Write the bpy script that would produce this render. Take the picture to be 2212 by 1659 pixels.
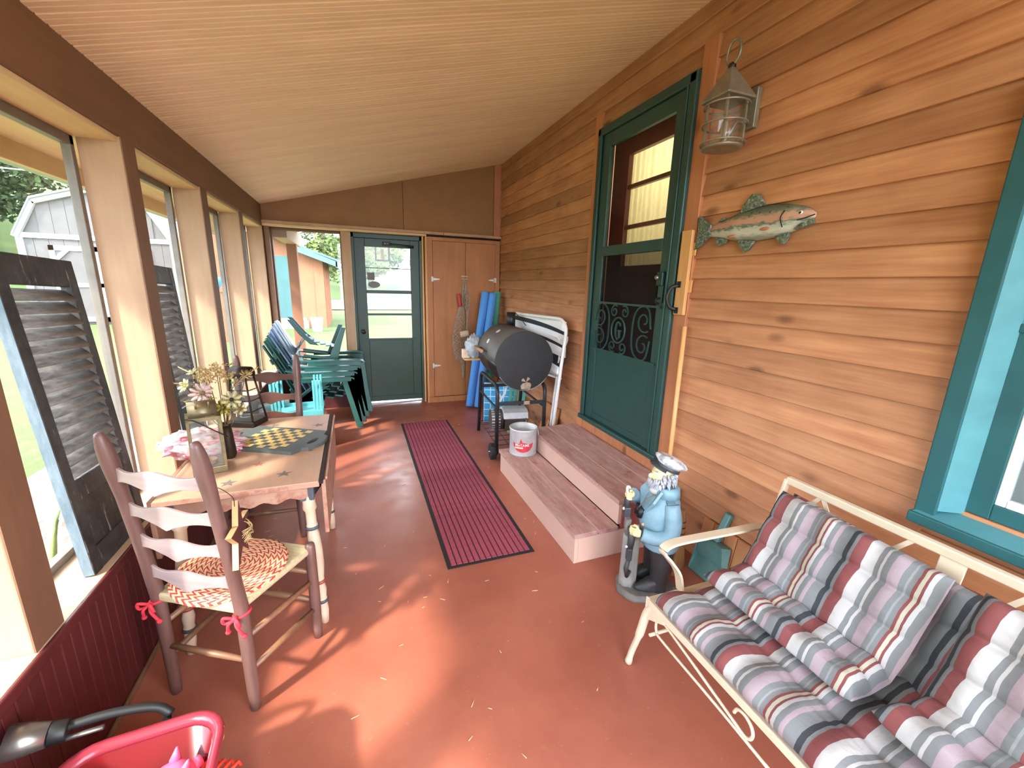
import bpy, bmesh, math, random
from mathutils import Vector, Matrix, Euler
for o in list(bpy.data.objects): bpy.data.objects.remove(o)
SC = bpy.context.scene
COL = SC.collection
R = math.radians
PI = math.pi
# ---------------------------------------------------------------- camera
HC = 1.55
_yaw, _pit, _rol = R(20.9586), R(-13.3174), R(1.5954)
_f = Vector((math.sin(_yaw)*math.cos(_pit), math.cos(_yaw)*math.cos(_pit), math.sin(_pit)))
_r = Vector((math.cos(_yaw), -math.sin(_yaw), 0)); _u = _r.cross(_f)
_r2 = _r*math.cos(_rol)+_u*math.sin(_rol); _u2 = -_r*math.sin(_rol)+_u*math.cos(_rol)
cam_d = bpy.data.cameras.new('camera'); cam = bpy.data.objects.new('camera', cam_d); COL.objects.link(cam)
cam.matrix_world = Matrix(((_r2.x,_u2.x,-_f.x,0),(_r2.y,_u2.y,-_f.y,0),(_r2.z,_u2.z,-_f.z,HC),(0,0,0,1)))
cam_d.sensor_width = 36; cam_d.lens = 36*894.19/2212; cam_d.clip_start = .02; cam_d.clip_end = 600
SC.camera = cam
# ---------------------------------------------------------------- colour, sky, sun
def S(r, g, b):
    def c(v):
        v /= 255
        return v/12.92 if v <= .04045 else ((v+.055)/1.055)**2.4
    return (c(r), c(g), c(b), 1)
SC.view_settings.view_transform = 'Standard'; SC.view_settings.look = 'None'
SC.view_settings.gamma = 1; SC.view_settings.use_curve_mapping = False
SC.view_settings.exposure = 3.25
W = bpy.data.worlds.new('sky'); SC.world = W; W.use_nodes = True
_n = W.node_tree.nodes; _l = W.node_tree.links; _n.clear()
_o = _n.new('ShaderNodeOutputWorld'); _b = _n.new('ShaderNodeBackground'); _b.inputs[1].default_value = 1.6
_t = _n.new('ShaderNodeTexCoord'); _no = _n.new('ShaderNodeTexNoise'); _no.inputs['Scale'].default_value = 3.2
_no.inputs['Detail'].default_value = 5; _no.inputs['Roughness'].default_value = .6
_cr = _n.new('ShaderNodeValToRGB'); _cr.color_ramp.elements[0].position = .36; _cr.color_ramp.elements[1].position = .56
_cr.color_ramp.elements[0].color = (.36, .55, .88, 1); _cr.color_ramp.elements[1].color = (.92, .95, 1, 1)
_l.new(_t.outputs['Generated'], _no.inputs['Vector']); _l.new(_no.outputs['Fac'], _cr.inputs[0])
_l.new(_cr.outputs[0], _b.inputs[0]); _l.new(_b.outputs[0], _o.inputs[0])
sun_d = bpy.data.lights.new('sun', 'SUN'); sun_d.energy = 1.05; sun_d.angle = R(3.5); sun_d.color = (1, .93, .82)
sun = bpy.data.objects.new('sun', sun_d); COL.objects.link(sun)
sun.rotation_euler = Vector((.76, .50, -.86)).to_track_quat('-Z', 'Y').to_euler(); sun.location = (-6, -4, 8)

# ---------------------------------------------------------------- mesh helpers
class MB:
    def __init__(s): s.v = []; s.f = []; s.s = []
    def add(s, vs, fs, sm=False, M=None):
        b = len(s.v)
        for p in vs:
            p = Vector(p); s.v.append(M @ p if M else p)
        for f in fs: s.f.append([b+i for i in f]); s.s.append(sm)
        return s
    def box(s, c, d, M=None, rz=0, rx=0, ry=0):
        x, y, z = d[0]/2, d[1]/2, d[2]/2
        T = Matrix.Translation(c) @ Euler((rx, ry, rz)).to_matrix().to_4x4()
        if M: T = M @ T
        vs = [(i, j, k) for i in (-x, x) for j in (-y, y) for k in (-z, z)]
        return s.add(vs, [(0,1,3,2),(4,6,7,5),(0,4,5,1),(2,3,7,6),(0,2,6,4),(1,5,7,3)], False, T)
    def bb(s, a, b, M=None):
        return s.box([(p+q)/2 for p, q in zip(a, b)], [abs(q-p) for p, q in zip(a, b)], M)
    def rings(s, rs, sm=True, cap=True, closed=False, M=None):
        n = len(rs[0]); vs = [p for r in rs for p in r]; fs = []
        m = len(rs)
        for i in range(m if closed else m-1):
            a = i*n; b = ((i+1) % m)*n
            for k in range(n):
                k2 = (k+1) % n; fs.append((a+k, a+k2, b+k2, b+k))
        base = len(s.v)
        s.add(vs, fs, sm, M)
        if cap and not closed:
            s.f.append([base+k for k in reversed(range(n))]); s.s.append(False)
            s.f.append([base+(m-1)*n+k for k in range(n)]); s.s.append(False)
        return s
    def tube(s, pts, r, n=8, closed=False, M=None, sm=True, cap=True):
        pts = [Vector(p) for p in pts]; m = len(pts)
        rr = r if isinstance(r, (list, tuple)) else [r]*m
        rs = []; N = None
        for i in range(m):
            if closed: t = pts[(i+1) % m]-pts[i-1]
            else: t = pts[min(i+1, m-1)]-pts[max(i-1, 0)]
            if t.length < 1e-9: t = Vector((0, 0, 1))
            t.normalize()
            if N is None:
                N = Vector((0, 0, 1)) if abs(t.z) < .9 else Vector((1, 0, 0))
            N = (N - t*N.dot(t)); 
            if N.length < 1e-6: N = t.orthogonal()
            N.normalize(); B = t.cross(N)
            rs.append([pts[i]+(N*math.cos(2*PI*k/n)+B*math.sin(2*PI*k/n))*rr[i] for k in range(n)])
        return s.rings(rs, sm, cap, closed, M)
    def cyl(s, a, b, r, r2=None, n=14, M=None, sm=True):
        return s.tube([a, b], [r, r if r2 is None else r2], n, False, M, sm)
    def lathe(s, prof, n=20, M=None, c=(0, 0, 0), sm=True):
        rs = [[(c[0]+r*math.cos(2*PI*k/n), c[1]+r*math.sin(2*PI*k/n), c[2]+z) for k in range(n)] for r, z in prof]
        return s.rings(rs, sm, True, False, M)
    def prism(s, poly, z0, z1, M=None, sm=False):
        n = len(poly)
        vs = [(x, y, z0) for x, y in poly]+[(x, y, z1) for x, y in poly]
        fs = [list(reversed(range(n))), list(range(n, 2*n))]
        for k in range(n): fs.append((k, (k+1) % n, n+(k+1) % n, n+k))
        return s.add(vs, fs, sm, M)
    def strip(s, pts, w, h, up=(0, 0, 1), M=None, sm=False):
        """rectangular bar swept along pts: w across, h along up"""
        pts = [Vector(p) for p in pts]; m = len(pts); up = Vector(up); rs = []
        for i in range(m):
            t = (pts[min(i+1, m-1)]-pts[max(i-1, 0)]).normalized()
            a = t.cross(up)
            if a.length < 1e-6: a = t.orthogonal()
            a.normalize(); b = a.cross(t).normalized()
            rs.append([pts[i]+a*(sx*w/2)+b*(sz*h/2) for sx, sz in ((-1,-1),(1,-1),(1,1),(-1,1))])
        return s.rings(rs, sm, True, False, M)
    def ball(s, c, r, n=14, m=9, M=None, fn=None):
        r = r if isinstance(r, (list, tuple)) else (r, r, r); rs = []
        for j in range(m+1):
            th = PI*j/m; th = min(max(th, .02), PI-.02)
            ring = []
            for k in range(n):
                ph = 2*PI*k/n
                d = Vector((math.sin(th)*math.cos(ph), math.sin(th)*math.sin(ph), -math.cos(th)))
                q = fn(d) if fn else 1
                ring.append((c[0]+d.x*r[0]*q, c[1]+d.y*r[1]*q, c[2]+d.z*r[2]*q))
            rs.append(ring)
        return s.rings(rs, True, True, False, M)
    def loft(s, secs, n=16, M=None):
        """secs: (x,y,z,rx,ry) horizontal ellipses"""
        return s.rings([[(x+rx*math.cos(2*PI*k/n), y+ry*math.sin(2*PI*k/n), z) for k in range(n)] for x, y, z, rx, ry in secs], True, True, False, M)
    def mesh(s, name):
        me = bpy.data.meshes.new(name); me.from_pydata([tuple(p) for p in s.v], [], s.f)
        for i, p in enumerate(me.polygons): p.use_smooth = s.s[i]
        bm = bmesh.new(); bm.from_mesh(me); bmesh.ops.recalc_face_normals(bm, faces=bm.faces); bm.to_mesh(me); bm.free()
        me.update(); return me
    def build(s, name, mat, parent=None, bevel=0, sub=0, seg=2):
        o = bpy.data.objects.new(name, s.mesh(name)); COL.objects.link(o)
        if mat: o.data.materials.append(mat)
        if parent: o.parent = parent
        if bevel:
            m = o.modifiers.new('bevel', 'BEVEL'); m.width = bevel; m.segments = seg; m.limit_method = 'ANGLE'; m.angle_limit = R(40)
            m.harden_normals = False
        if sub:
            m = o.modifiers.new('sub', 'SUBSURF'); m.levels = sub; m.render_levels = sub
        return o
def inst(src, parent=None, loc=None, rot=None, scale=None, name=None):
    o = src.copy(); COL.objects.link(o)
    if name: o.name = name
    if parent: o.parent = parent
    if loc is not None: o.location = loc
    if rot is not None: o.rotation_euler = rot
    if scale is not None: o.scale = scale
    return o
def tag(o, label, cat, group=None):
    o['label'] = label; o['category'] = cat
    if group: o['group'] = group
    return o
def thing(name, label, cat, loc=(0, 0, 0), rz=0, group=None, rot=None):
    o = bpy.data.objects.new(name, None); COL.objects.link(o); o.empty_display_size = .05
    o.location = loc; o.rotation_euler = rot if rot else (0, 0, rz)
    return tag(o, label, cat, group)
def struct(o, label=None):
    o['kind'] = 'structure'
    if label: o['label'] = label
    return o
def group_empty(name):
    o = bpy.data.objects.new(name, None); COL.objects.link(o); o['kind'] = 'structure'; return o
def copy_tree(o, parent=None):
    c = o.copy(); COL.objects.link(c)
    if parent: c.parent = parent
    for ch in o.children: copy_tree(ch, c)
    return c
def arc(c, r, a0, a1, n, ax=(1, 0, 0), ay=(0, 0, 1)):
    c = Vector(c); ax = Vector(ax); ay = Vector(ay)
    return [c+ax*(r*math.cos(a0+(a1-a0)*i/n))+ay*(r*math.sin(a0+(a1-a0)*i/n)) for i in range(n+1)]
def smooth_path(pts, k=4):
    """Catmull-Rom"""
    P = [Vector(p) for p in pts]; P = [P[0]*2-P[1]]+P+[P[-1]*2-P[-2]]; out = []
    for i in range(1, len(P)-2):
        for j in range(k):
            t = j/k; a, b, c, d = P[i-1:i+3]
            out.append(.5*((2*b)+(c-a)*t+(2*a-5*b+4*c-d)*t*t+(3*b-a-3*c+d)*t**3))
    out.append(P[-2]); return out

# ---------------------------------------------------------------- materials
class NT:
    def __init__(s, name):
        s.m = bpy.data.materials.new(name); s.m.use_nodes = True; s.t = s.m.node_tree; s.t.nodes.clear()
        s.out = s.n('OutputMaterial'); s.p = s.n('BsdfPrincipled'); s.l(s.p.outputs[0], s.out.inputs[0])
    def n(s, t, **kw):
        nd = s.t.nodes.new('ShaderNode'+t)
        for k, v in kw.items():
            if k in nd.inputs: nd.inputs[k].default_value = v
            else: setattr(nd, k, v)
        return nd
    def l(s, a, b): s.t.links.new(a, b)
    def coord(s, scale=(1, 1, 1), rnd=0, gen=False):
        tc = s.n('TexCoord'); mp = s.n('Mapping'); mp.inputs['Scale'].default_value = scale
        s.l(tc.outputs['Generated' if gen else 'Object'], mp.inputs['Vector'])
        if rnd:
            oi = s.n('ObjectInfo'); mu = s.n('VectorMath', operation='SCALE'); cb = s.n('CombineXYZ')
            s.l(oi.outputs['Random'], cb.inputs[0]); s.l(oi.outputs['Random'], cb.inputs[1]); s.l(oi.outputs['Random'], cb.inputs[2])
            s.l(cb.outputs[0], mu.inputs[0]); mu.inputs['Scale'].default_value = rnd; s.l(mu.outputs[0], mp.inputs['Location'])
        return mp.outputs[0]
    def noise(s, vec, scale, detail=4, rough=.55):
        nd = s.n('TexNoise'); nd.inputs['Scale'].default_value = scale; nd.inputs['Detail'].default_value = detail
        nd.inputs['Roughness'].default_value = rough; s.l(vec, nd.inputs['Vector']); return nd.outputs['Fac']
    def ramp(s, fac, stops, interp='LINEAR'):
        r = s.n('ValToRGB'); e = r.color_ramp; e.interpolation = interp
        e.elements[0].position, e.elements[0].color = stops[0]
        e.elements[1].position, e.elements[1].color = stops[-1]
        for p, c in stops[1:-1]:
            k = e.elements.new(p); k.color = c
        s.l(fac, r.inputs[0]); return r.outputs[0]
    def mix(s, fac, a, b, mode='MIX'):
        m = s.n('MixRGB', blend_type=mode)
        for inp, v in ((m.inputs[0], fac), (m.inputs[1], a), (m.inputs[2], b)):
            if isinstance(v, (int, float)): inp.default_value = v
            elif isinstance(v, (tuple, list)): inp.default_value = v
            else: s.l(v, inp)
        return m.outputs[0]
    def math(s, op, a, b=0, c=0):
        m = s.n('Math', operation=op)
        for i, v in enumerate((a, b, c)):
            if isinstance(v, (int, float)): m.inputs[i].default_value = v
            else: s.l(v, m.inputs[i])
        return m.outputs[0]
    def bump(s, h, strength=.2, dist=.01):
        b = s.n('Bump'); b.inputs['Strength'].default_value = strength; b.inputs['Distance'].default_value = dist
        s.l(h, b.inputs['Height']); s.l(b.outputs[0], s.p.inputs['Normal'])
    def col(s, c):
        if isinstance(c, (tuple, list)): s.p.inputs['Base Color'].default_value = c
        else: s.l(c, s.p.inputs['Base Color'])
    def set(s, rough=.6, metal=0, **kw):
        s.p.inputs['Roughness'].default_value = rough; s.p.inputs['Metallic'].default_value = metal
        for k, v in kw.items(): s.p.inputs[k.replace('_', ' ')].default_value = v
        return s.m
def dk(c, f): return (c[0]*f, c[1]*f, c[2]*f, 1)
def flat(name, c, rough=.6, metal=0, var=.18, scale=14, bump=.08, rnd=0, **kw):
    t = NT(name); v = t.coord((1, 1, 1), 7 if rnd else 0)
    f = t.noise(v, scale, 5)
    col = t.ramp(f, [(.3, dk(c, 1-var)), (.7, dk(c, 1+var))])
    if rnd:
        oi = t.n('ObjectInfo'); k = t.math('MULTIPLY_ADD', oi.outputs['Random'], 2*rnd, 1-rnd)
        cb = t.n('CombineXYZ'); [t.l(k, cb.inputs[i]) for i in range(3)]
        col = t.mix(1, col, cb.outputs[0], 'MULTIPLY')
    t.col(col)
    if bump: t.bump(t.noise(v, scale*6, 3), bump, .004)
    return t.set(rough, metal, **kw)
def wood(name, c1, c2, axis=1, gs=3.0, stretch=14, rough=.6, rnd=.12, knots=0, bump=.15, spots=None):
    """grain runs along the axis; colour between c1 and c2; per-object tone"""
    t = NT(name); sc = [stretch]*3; sc[axis] = 1
    v = t.coord(sc, 23); f = t.noise(v, gs, 7, .6)
    col = t.ramp(f, [(.28, c1), (.72, c2)])
    v2 = t.coord((1, 1, 1), 11); big = t.noise(v2, 3.1, 3)
    col = t.mix(.35, col, t.ramp(big, [(.3, dk(c1, .9)), (.75, dk(c2, 1.12))]))
    if knots:
        s2 = [9, 9, 9]; s2[axis] = 4.2
        vo = t.n('TexVoronoi'); t.l(t.coord(s2, 31), vo.inputs['Vector']); vo.inputs['Scale'].default_value = knots
        k = t.ramp(vo.outputs['Distance'], [(.06, (.75, .75, .75, 1)), (.15, (0, 0, 0, 1))])
        col = t.mix(k, col, dk(c1, .42))
    if spots:
        g = t.ramp(t.noise(t.coord((1, 1, 1), 5), 9, 6, .7), [(.52, (0, 0, 0, 1)), (.62, (1, 1, 1, 1))])
        col = t.mix(g, col, spots)
    oi = t.n('ObjectInfo'); kk = t.math('MULTIPLY_ADD', oi.outputs['Random'], 2*rnd, 1-rnd)
    cb = t.n('CombineXYZ'); [t.l(kk, cb.inputs[i]) for i in range(3)]
    t.col(t.mix(1, col, cb.outputs[0], 'MULTIPLY'))
    if bump: t.bump(f, bump, .004)
    return t.set(rough)
def glassy(name, tint=(1, 1, 1, 1), ior=1.45, base=.04, dirt=0.0, rough=0.0):
    t = NT(name); tr = t.n('BsdfTransparent'); tr.inputs[0].default_value = tint
    gl = t.n('BsdfGlossy'); gl.inputs['Roughness'].default_value = rough
    lw = t.n('LayerWeight'); f0 = ((ior-1)/(ior+1))**2
    fr = t.math('MULTIPLY_ADD', t.math('POWER', lw.outputs['Facing'], 5), (1-f0)*.6, f0)
    mx = t.n('MixShader'); t.l(fr, mx.inputs[0]); t.l(tr.outputs[0], mx.inputs[1]); t.l(gl.outputs[0], mx.inputs[2])
    last = mx.outputs[0]
    if dirt:
        df = t.n('BsdfDiffuse'); df.inputs[0].default_value = (.75, .78, .78, 1); m2 = t.n('MixShader'); m2.inputs[0].default_value = dirt
        t.l(last, m2.inputs[1]); t.l(df.outputs[0], m2.inputs[2]); last = m2.outputs[0]
    t.t.nodes.remove(t.p); t.l(last, t.out.inputs[0]); return t.m
# ================================================================ STRUCTURE
XL, XR, YB, YN = -.87, 1.84, 5.37, -.9      # inner faces of the porch; YN is the open near end behind the camera
SL = .2595                                    # ceiling slope
def zc(x): return 2.327+SL*(x-XL)
m_siding = wood('siding_cedar', S(158, 98, 62), S(206, 148, 104), 1, 2.6, 16, .55, .21, .55, .12)
m_casing = wood('casing_cedar', S(172, 104, 66), S(198, 130, 88), 2, 2.2, 14, .5, .06, .5)
m_ceil = wood('ceiling_tan_paint', S(238, 204, 168), S(244, 214, 178), 0, 2, 8, .6, .035, 0, .05)
m_beam = wood('beam_brown_paint', S(112, 76, 48), S(128, 88, 58), 1, 2, 10, .6, .05)
m_post = wood('post_tan_rough', S(166, 130, 100), S(188, 152, 120), 2, 2, 10, .75, .05, 0, .4)
m_postin = wood('post_inner_shaded', S(108, 74, 52), S(128, 90, 64), 2, 2, 10, .7, .05)  # darker copy of the post colour: shade on the room-side faces
m_soffit = wood('header_plywood', S(204, 168, 118), S(226, 192, 142), 1, 2, 9, .65, .05)
m_sill = wood('sill_pale_wood', S(180, 152, 120), S(204, 178, 146), 1, 2, 9, .6, .04)
m_red = wood('dark_red_paint', S(74, 22, 24), S(94, 32, 32), 2, 2, 8, .5, .08)
m_alu = flat('grey_window_metal', S(120, 110, 100), .5, .3, .1)
m_panel = flat('brown_panel_paint', S(150, 106, 66), .75, 0, .08, 5, .1)
m_ply = wood('stained_plywood', S(162, 100, 56), S(190, 126, 74), 2, 1.6, 9, .55, .05, 0, .05)
m_plyedge = wood('plywood_pale_edge', S(206, 150, 96), S(222, 168, 112), 2, 2, 9, .6, .03)
m_green = flat('dark_green_door_paint', S(30, 60, 46), .42, 0, .1, 8, .06)
m_sgreen = flat('storm_door_green_paint', S(38, 70, 64), .42, 0, .1, 8, .06)
m_teal = flat('teal_window_paint', S(32, 86, 88), .5, 0, .12, 10, .1)
m_tealb = flat('lit_teal_window_paint', S(74, 128, 132), .55, 0, .12, 10, .1)  # lit copy of the teal: light on jamb and sill put into colour
m_white = flat('white_paint', S(222, 220, 214), .55, 0, .06, 10, .05)
m_black = flat('black_paint', S(22, 22, 22), .5, 0, .2, 12, .06)
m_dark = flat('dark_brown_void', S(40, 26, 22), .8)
m_redwood = flat('inner_door_red_stain', S(92, 32, 20), .4, 0, .15, 6, .05)
m_steel = flat('bare_steel', S(150, 148, 142), .35, .85, .1)
m_thresh = flat('aluminium_threshold', S(196, 196, 204), .4, .5, .05)
m_glass = glassy('window_glass', (.97, .985, .98, 1), 1.35)
m_glassdirty = glassy('dusty_window_glass', (.97, .98, .98, 1), 1.4, dirt=.012)
# floor: painted concrete
t = NT('painted_concrete_floor'); v = t.coord()
c = t.ramp(t.noise(v, 1.4, 6, .6), [(.3, S(146, 80, 62)), (.55, S(168, 98, 76)), (.75, S(180, 114, 92))])
c = t.mix(t.ramp(t.noise(v, 26, 5, .75), [(.62, (0, 0, 0, 1)), (.74, (.4, .4, .4, 1))]), c, S(196, 150, 128))
mu = t.n('TexNoise'); mu.inputs['Scale'].default_value = .55; mu.inputs['Detail'].default_value = 4; t.l(v, mu.inputs['Vector'])
wv = t.math('ABSOLUTE', t.math('SUBTRACT', mu.outputs['Fac'], .5))
c = t.mix(t.ramp(t.noise(v, 70, 2, .5), [(.76, (0, 0, 0, 1)), (.8, (.8, .8, .8, 1))]), c, S(222, 176, 140))
t.col(c); t.l(t.ramp(t.noise(v, 5, 4), [(.3, (.28, .28, .28, 1)), (.7, (.5, .5, .5, 1))]), t.p.inputs['Roughness'])
t.bump(t.noise(v, 40, 4), .06, .004); m_floor = t.m
fl = MB().bb((-1.02, YN, -.14), (XR+.1, 5.6, 0)).build('floor', m_floor); struct(fl, 'brick red painted concrete porch floor')
# ceiling: roof slab + narrow boards
RA = math.atan(SL)
ce = MB()
x0, x1 = -1.42, 2.1
ce.add([(x0, YN-.3, zc(x0)+.02), (x1, YN-.3, zc(x1)+.02), (x1, 7.3, zc(x1)+.02), (x0, 7.3, zc(x0)+.02),
        (x0, YN-.3, zc(x0)+.14), (x1, YN-.3, zc(x1)+.14), (x1, 7.3, zc(x1)+.14), (x0, 7.3, zc(x0)+.14)],
       [(0,1,2,3),(7,6,5,4),(0,4,5,1),(1,5,6,2),(2,6,7,3),(3,7,4,0)])
ceiling = ce.build('ceiling', m_ceil); struct(ceiling, 'sloping tan painted board ceiling')
PW = .064
L = (XR-XL+.16)/math.cos(RA)
b = MB(); h = PW/2-.001
prof = [(-h, .012), (-h, .005), (-h+.006, 0), (-.003, 0), (0, .003), (.003, 0), (h-.006, 0), (h, .005), (h, .012)]
b.rings([[(xx, y, z) for y, z in prof] for xx in (-L/2, L/2)], False, True)
pl0 = None; k = 0; y = YN+.05
while y < YB+.05:
    xm = (XL+XR)/2
    if pl0 is None: pl = pl0 = b.build('ceiling_board', m_ceil, ceiling)
    else: pl = inst(pl0, ceiling)
    pl.location = (xm, y, zc(xm)+.0035*0); pl.rotation_euler = (0, -RA, 0); y += PW; k += 1
# ---- right wall
wr = MB(); T0, T1 = 1.863, 1.99
wr.bb((T0, 3.03, 0), (T1, 7.2, 3.2)); wr.bb((T0, .66, 0), (T1, 2.045, 3.2)); wr.bb((T0, 2.045, 2.70), (T1, 3.03, 3.2)); wr.bb((T0, 2.045, 0), (T1, 3.03, .46))
wr.bb((T0, YN, 0), (T1, .66, .86)); wr.bb((T0, YN, 2.1), (T1, .66, 3.2)); wr.bb((T0, YN, .86), (T1, -.2, 2.1))
wall_r = wr.build('wall_right', m_siding); struct(wall_r, 'orange brown lapped cedar siding wall')
P = .1105; z = -.0385; row = 0; segc = {}
def sboard(ya, yb, zb, zt):
    key = (round(ya, 3), round(yb, 3), round(zt-zb, 4))
    if key not in segc:
        H = zt-zb; b = MB(); L = yb-ya
        pr = [(T0-XR+.001, 0), (-.005, 0), (-.007, .003), (.012, H+.004), (T0-XR+.001, H+.004)]
        b.rings([[(x, yy, z) for x, z in pr] for yy in (-L/2, L/2)], False, True)
        segc[key] = b.build('siding_board', m_siding, wall_r); o = segc[key]
    else: o = inst(segc[key], wall_r)
    o.location = (XR, (ya+yb)/2, zb)
while z < 3.05:
    zb, zt = max(z, 0), z+P
    if z > 2.80: sboard(YN, 5.37, zb, zt)
    else:
        sboard(3.118, 5.37, zb, zt)
        if zt < .80 or zb > 2.16: sboard(YN, 1.942, zb, zt)
        else: sboard(.715, 1.942, zb, zt); sboard(YN, -.24, zb, zt)
        if zb > 2.70: sboard(2.045, 3.03, zb, zt)
        elif zt < .35: sboard(2.045, 3.03, zb, zt)
    z += P
struct(MB().bb((1.826, 3.03, 0), (1.866, 3.118, 2.836)).build('trim_1', m_casing, None, .003), 'cedar casing board on the grill side of the storm door')
struct(MB().bb((1.826, 1.942, 0), (1.866, 2.045, 2.836)).build('trim_2', m_casing, None, .003), 'cedar casing board on the fish side of the storm door')
struct(MB().bb((1.832, 2.045, .30), (1.866, 3.03, .46)).build('trim_3', m_casing, None, .003), 'cedar board under the storm door sill')
# ---- main door
d1 = group_empty('door_1'); d1.location = (1.84, 0, 0); d1['label'] = 'teal green storm door with scroll grille and letter G'
def dp(name, a, b_, m, bev=.003, par=None):
    return MB().bb((a[0]-1.84, a[1], a[2]), (b_[0]-1.84, b_[1], b_[2])).build(name, m, par or d1, bev)
YA, YZ = 2.045, 3.03
dp('jamb', (1.80, 2.985, .46), (1.93, YZ, 2.71), m_sgreen, .008); dp('jamb', (1.80, YA, .46), (1.93, 2.10, 2.71), m_sgreen, .008)
dp('jamb_head', (1.80, YA, 2.655), (1.93, YZ, 2.712), m_sgreen, .008); dp('door_sill', (1.785, YA-.01, .45), (1.99, YZ+.01, .487), m_sgreen, .008)
dp('jamb_bead', (1.795, 2.100, .487), (1.81, 2.115, 2.655), m_sgreen, .003); dp('jamb_bead', (1.795, 2.97, .487), (1.81, 2.985, 2.655), m_sgreen, .003)
LX0, LX1 = 1.815, 1.845
dp('stile', (LX0, 2.868, .49), (LX1, 2.968, 2.652), m_sgreen); dp('stile', (LX0, 2.118, .49), (LX1, 2.198, 2.652), m_sgreen)
dp('top_rail', (LX0, 2.198, 2.56), (LX1, 2.868, 2.652), m_sgreen); dp('middle_rail', (LX0-.004, 2.198, 1.79), (LX1, 2.868, 1.862), m_sgreen)
dp('kick_panel', (LX0+.004, 2.198, .49), (LX1, 2.868, 1.083), m_sgreen, .006)
dp('kick_moulding', (LX0-.002, 2.15, .53), (LX0+.004, 2.93, .545), m_sgreen, .002)
dp('upper_pane', (1.828, 2.198, 1.862), (1.832, 2.868, 2.56), m_glass, 0)
t = NT('insect_screen'); tr = t.n('BsdfTransparent'); df = t.n('BsdfDiffuse'); df.inputs[0].default_value = S(46, 42, 42)
mx = t.n('MixShader'); mx.inputs[0].default_value = .48; t.l(tr.outputs[0], mx.inputs[1]); t.l(df.outputs[0], mx.inputs[2]); t.t.nodes.remove(t.p); t.l(mx.outputs[0], t.out.inputs[0]); m_screen = t.m
dp('lower_screen', (1.828, 2.198, 1.083), (1.831, 2.868, 1.79), m_screen, 0)
# lock and handle
hs = dp('lock_plate', (1.800, 2.135, 1.47), (1.815, 2.178, 1.66), m_sgreen, .004); dp('latch_box', (1.782, 2.13, 1.575), (1.806, 2.182, 1.66), flat('lock_dark_green', S(20, 48, 42), .4), .004, d1)
MB().cyl((-.062, 2.168, 1.625), (-.03, 2.168, 1.625), .012).ball((-.066, 2.168, 1.625), .015, 10, 6).build('knob', m_steel, d1)
MB().tube(smooth_path([(-.04, 2.155, 1.50), (-.065, 2.155, 1.495), (-.068, 2.155, 1.475), (-.045, 2.155, 1.465)], 3), .006, 6).build('pull', m_black, d1)
# scroll grille with monogram
gr = MB(); XG = 1.800-1.84
def gp(y, z): return (XG, y, z)
def spiral(cy, cz, r0, r1, a0, turns, n=26):
    return [gp(cy+(r0+(r1-r0)*i/n)*math.cos(a0+turns*2*PI*i/n), cz+(r0+(r1-r0)*i/n)*math.sin(a0+turns*2*PI*i/n)) for i in range(n+1)]
grille = MB(); grille.strip([gp(2.94, 1.445), gp(2.14, 1.445)], .008, .014, (0, 0, 1)); grille.strip([gp(2.94, 1.083), gp(2.14, 1.078)], .008, .014, (0, 0, 1))
g_o = grille.build('grille_bars', m_sgreen, d1)
for (cy, sg) in ((2.785, 1), (2.30, -1)):
    sc = MB(); w = .088 if sg > 0 else .10
    for up in (1, -1):
        zc0 = 1.262+up*.082
        # C scroll: outer edge bows, both ends curl inward
        pts = spiral(cy+sg*.02, zc0, .016, .076, -up*sg*PI*.5 if sg > 0 else PI+up*PI*.5, up*sg*1.1 if sg > 0 else -up*1.1, 26)
        sc.strip(pts, .007, .010, (1, 0, 0))
    sc.strip(smooth_path([gp(cy+sg*.09, 1.30), gp(cy+sg*.06, 1.42), gp(cy-sg*.02, 1.438), gp(cy-sg*.085, 1.38), gp(cy-sg*.10, 1.262), gp(cy-sg*.085, 1.145), gp(cy-sg*.02, 1.088), gp(cy+sg*.06, 1.10), gp(cy+sg*.09, 1.22)], 4), .007, .010, (1, 0, 0))
    sc.build('scroll', m_sgreen, d1)
for cy in (2.625, 2.50):
    for up in (1, -1):
        sc = MB(); s2 = 1 if cy > 2.56 else -1
        sc.strip(spiral(cy, 1.262+up*.128, .012, .046, 0 if s2 > 0 else PI, up*s2*1.35, 26), .007, .009, (1, 0, 0))
        sc.build('scroll', m_sgreen, d1)
sc = MB(); sc.tube([gp(2.565+.083*math.cos(a*PI/16), 1.256+.092*math.sin(a*PI/16)) for a in range(32)], .007, 6, True); sc.build('monogram_ring', m_sgreen, d1)
G = MB()
def gm(u): return 2.565-u          # letter x runs towards -y
# heavy slab G: thick left bowl, thin top and bottom, serif and crossbar
N_ = 18; rs_ = []
for i_ in range(N_+1):
    a = R(48)+(R(312)-R(48))*i_/N_; w = .006+.011*max(0, -math.cos(a))**1.2
    ro, ri = 1.0, 1.0
    cx, cz = math.cos(a), math.sin(a)
    po = (gm(.036*cx), 1.256+.064*cz); pi_ = (gm((.036-w)*cx), 1.256+(.064-.007-w*.25)*cz)
    rs_.append([(XG-.006, po[0], po[1]), (XG+.004, po[0], po[1]), (XG+.004, pi_[0], pi_[1]), (XG-.006, pi_[0], pi_[1])])
G.rings(rs_, False, True)
def gb(u0, u1, z0, z1): G.bb((XG-.006, gm(u0), z0), (XG+.004, gm(u1), z1))
gb(.012, .028, 1.200, 1.252); gb(.002, .040, 1.250, 1.259); gb(.022, .030, 1.288, 1.312); gb(-.012, .004, 1.186, 1.194)
G.build('monogram_letter', m_sgreen, d1)
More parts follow.
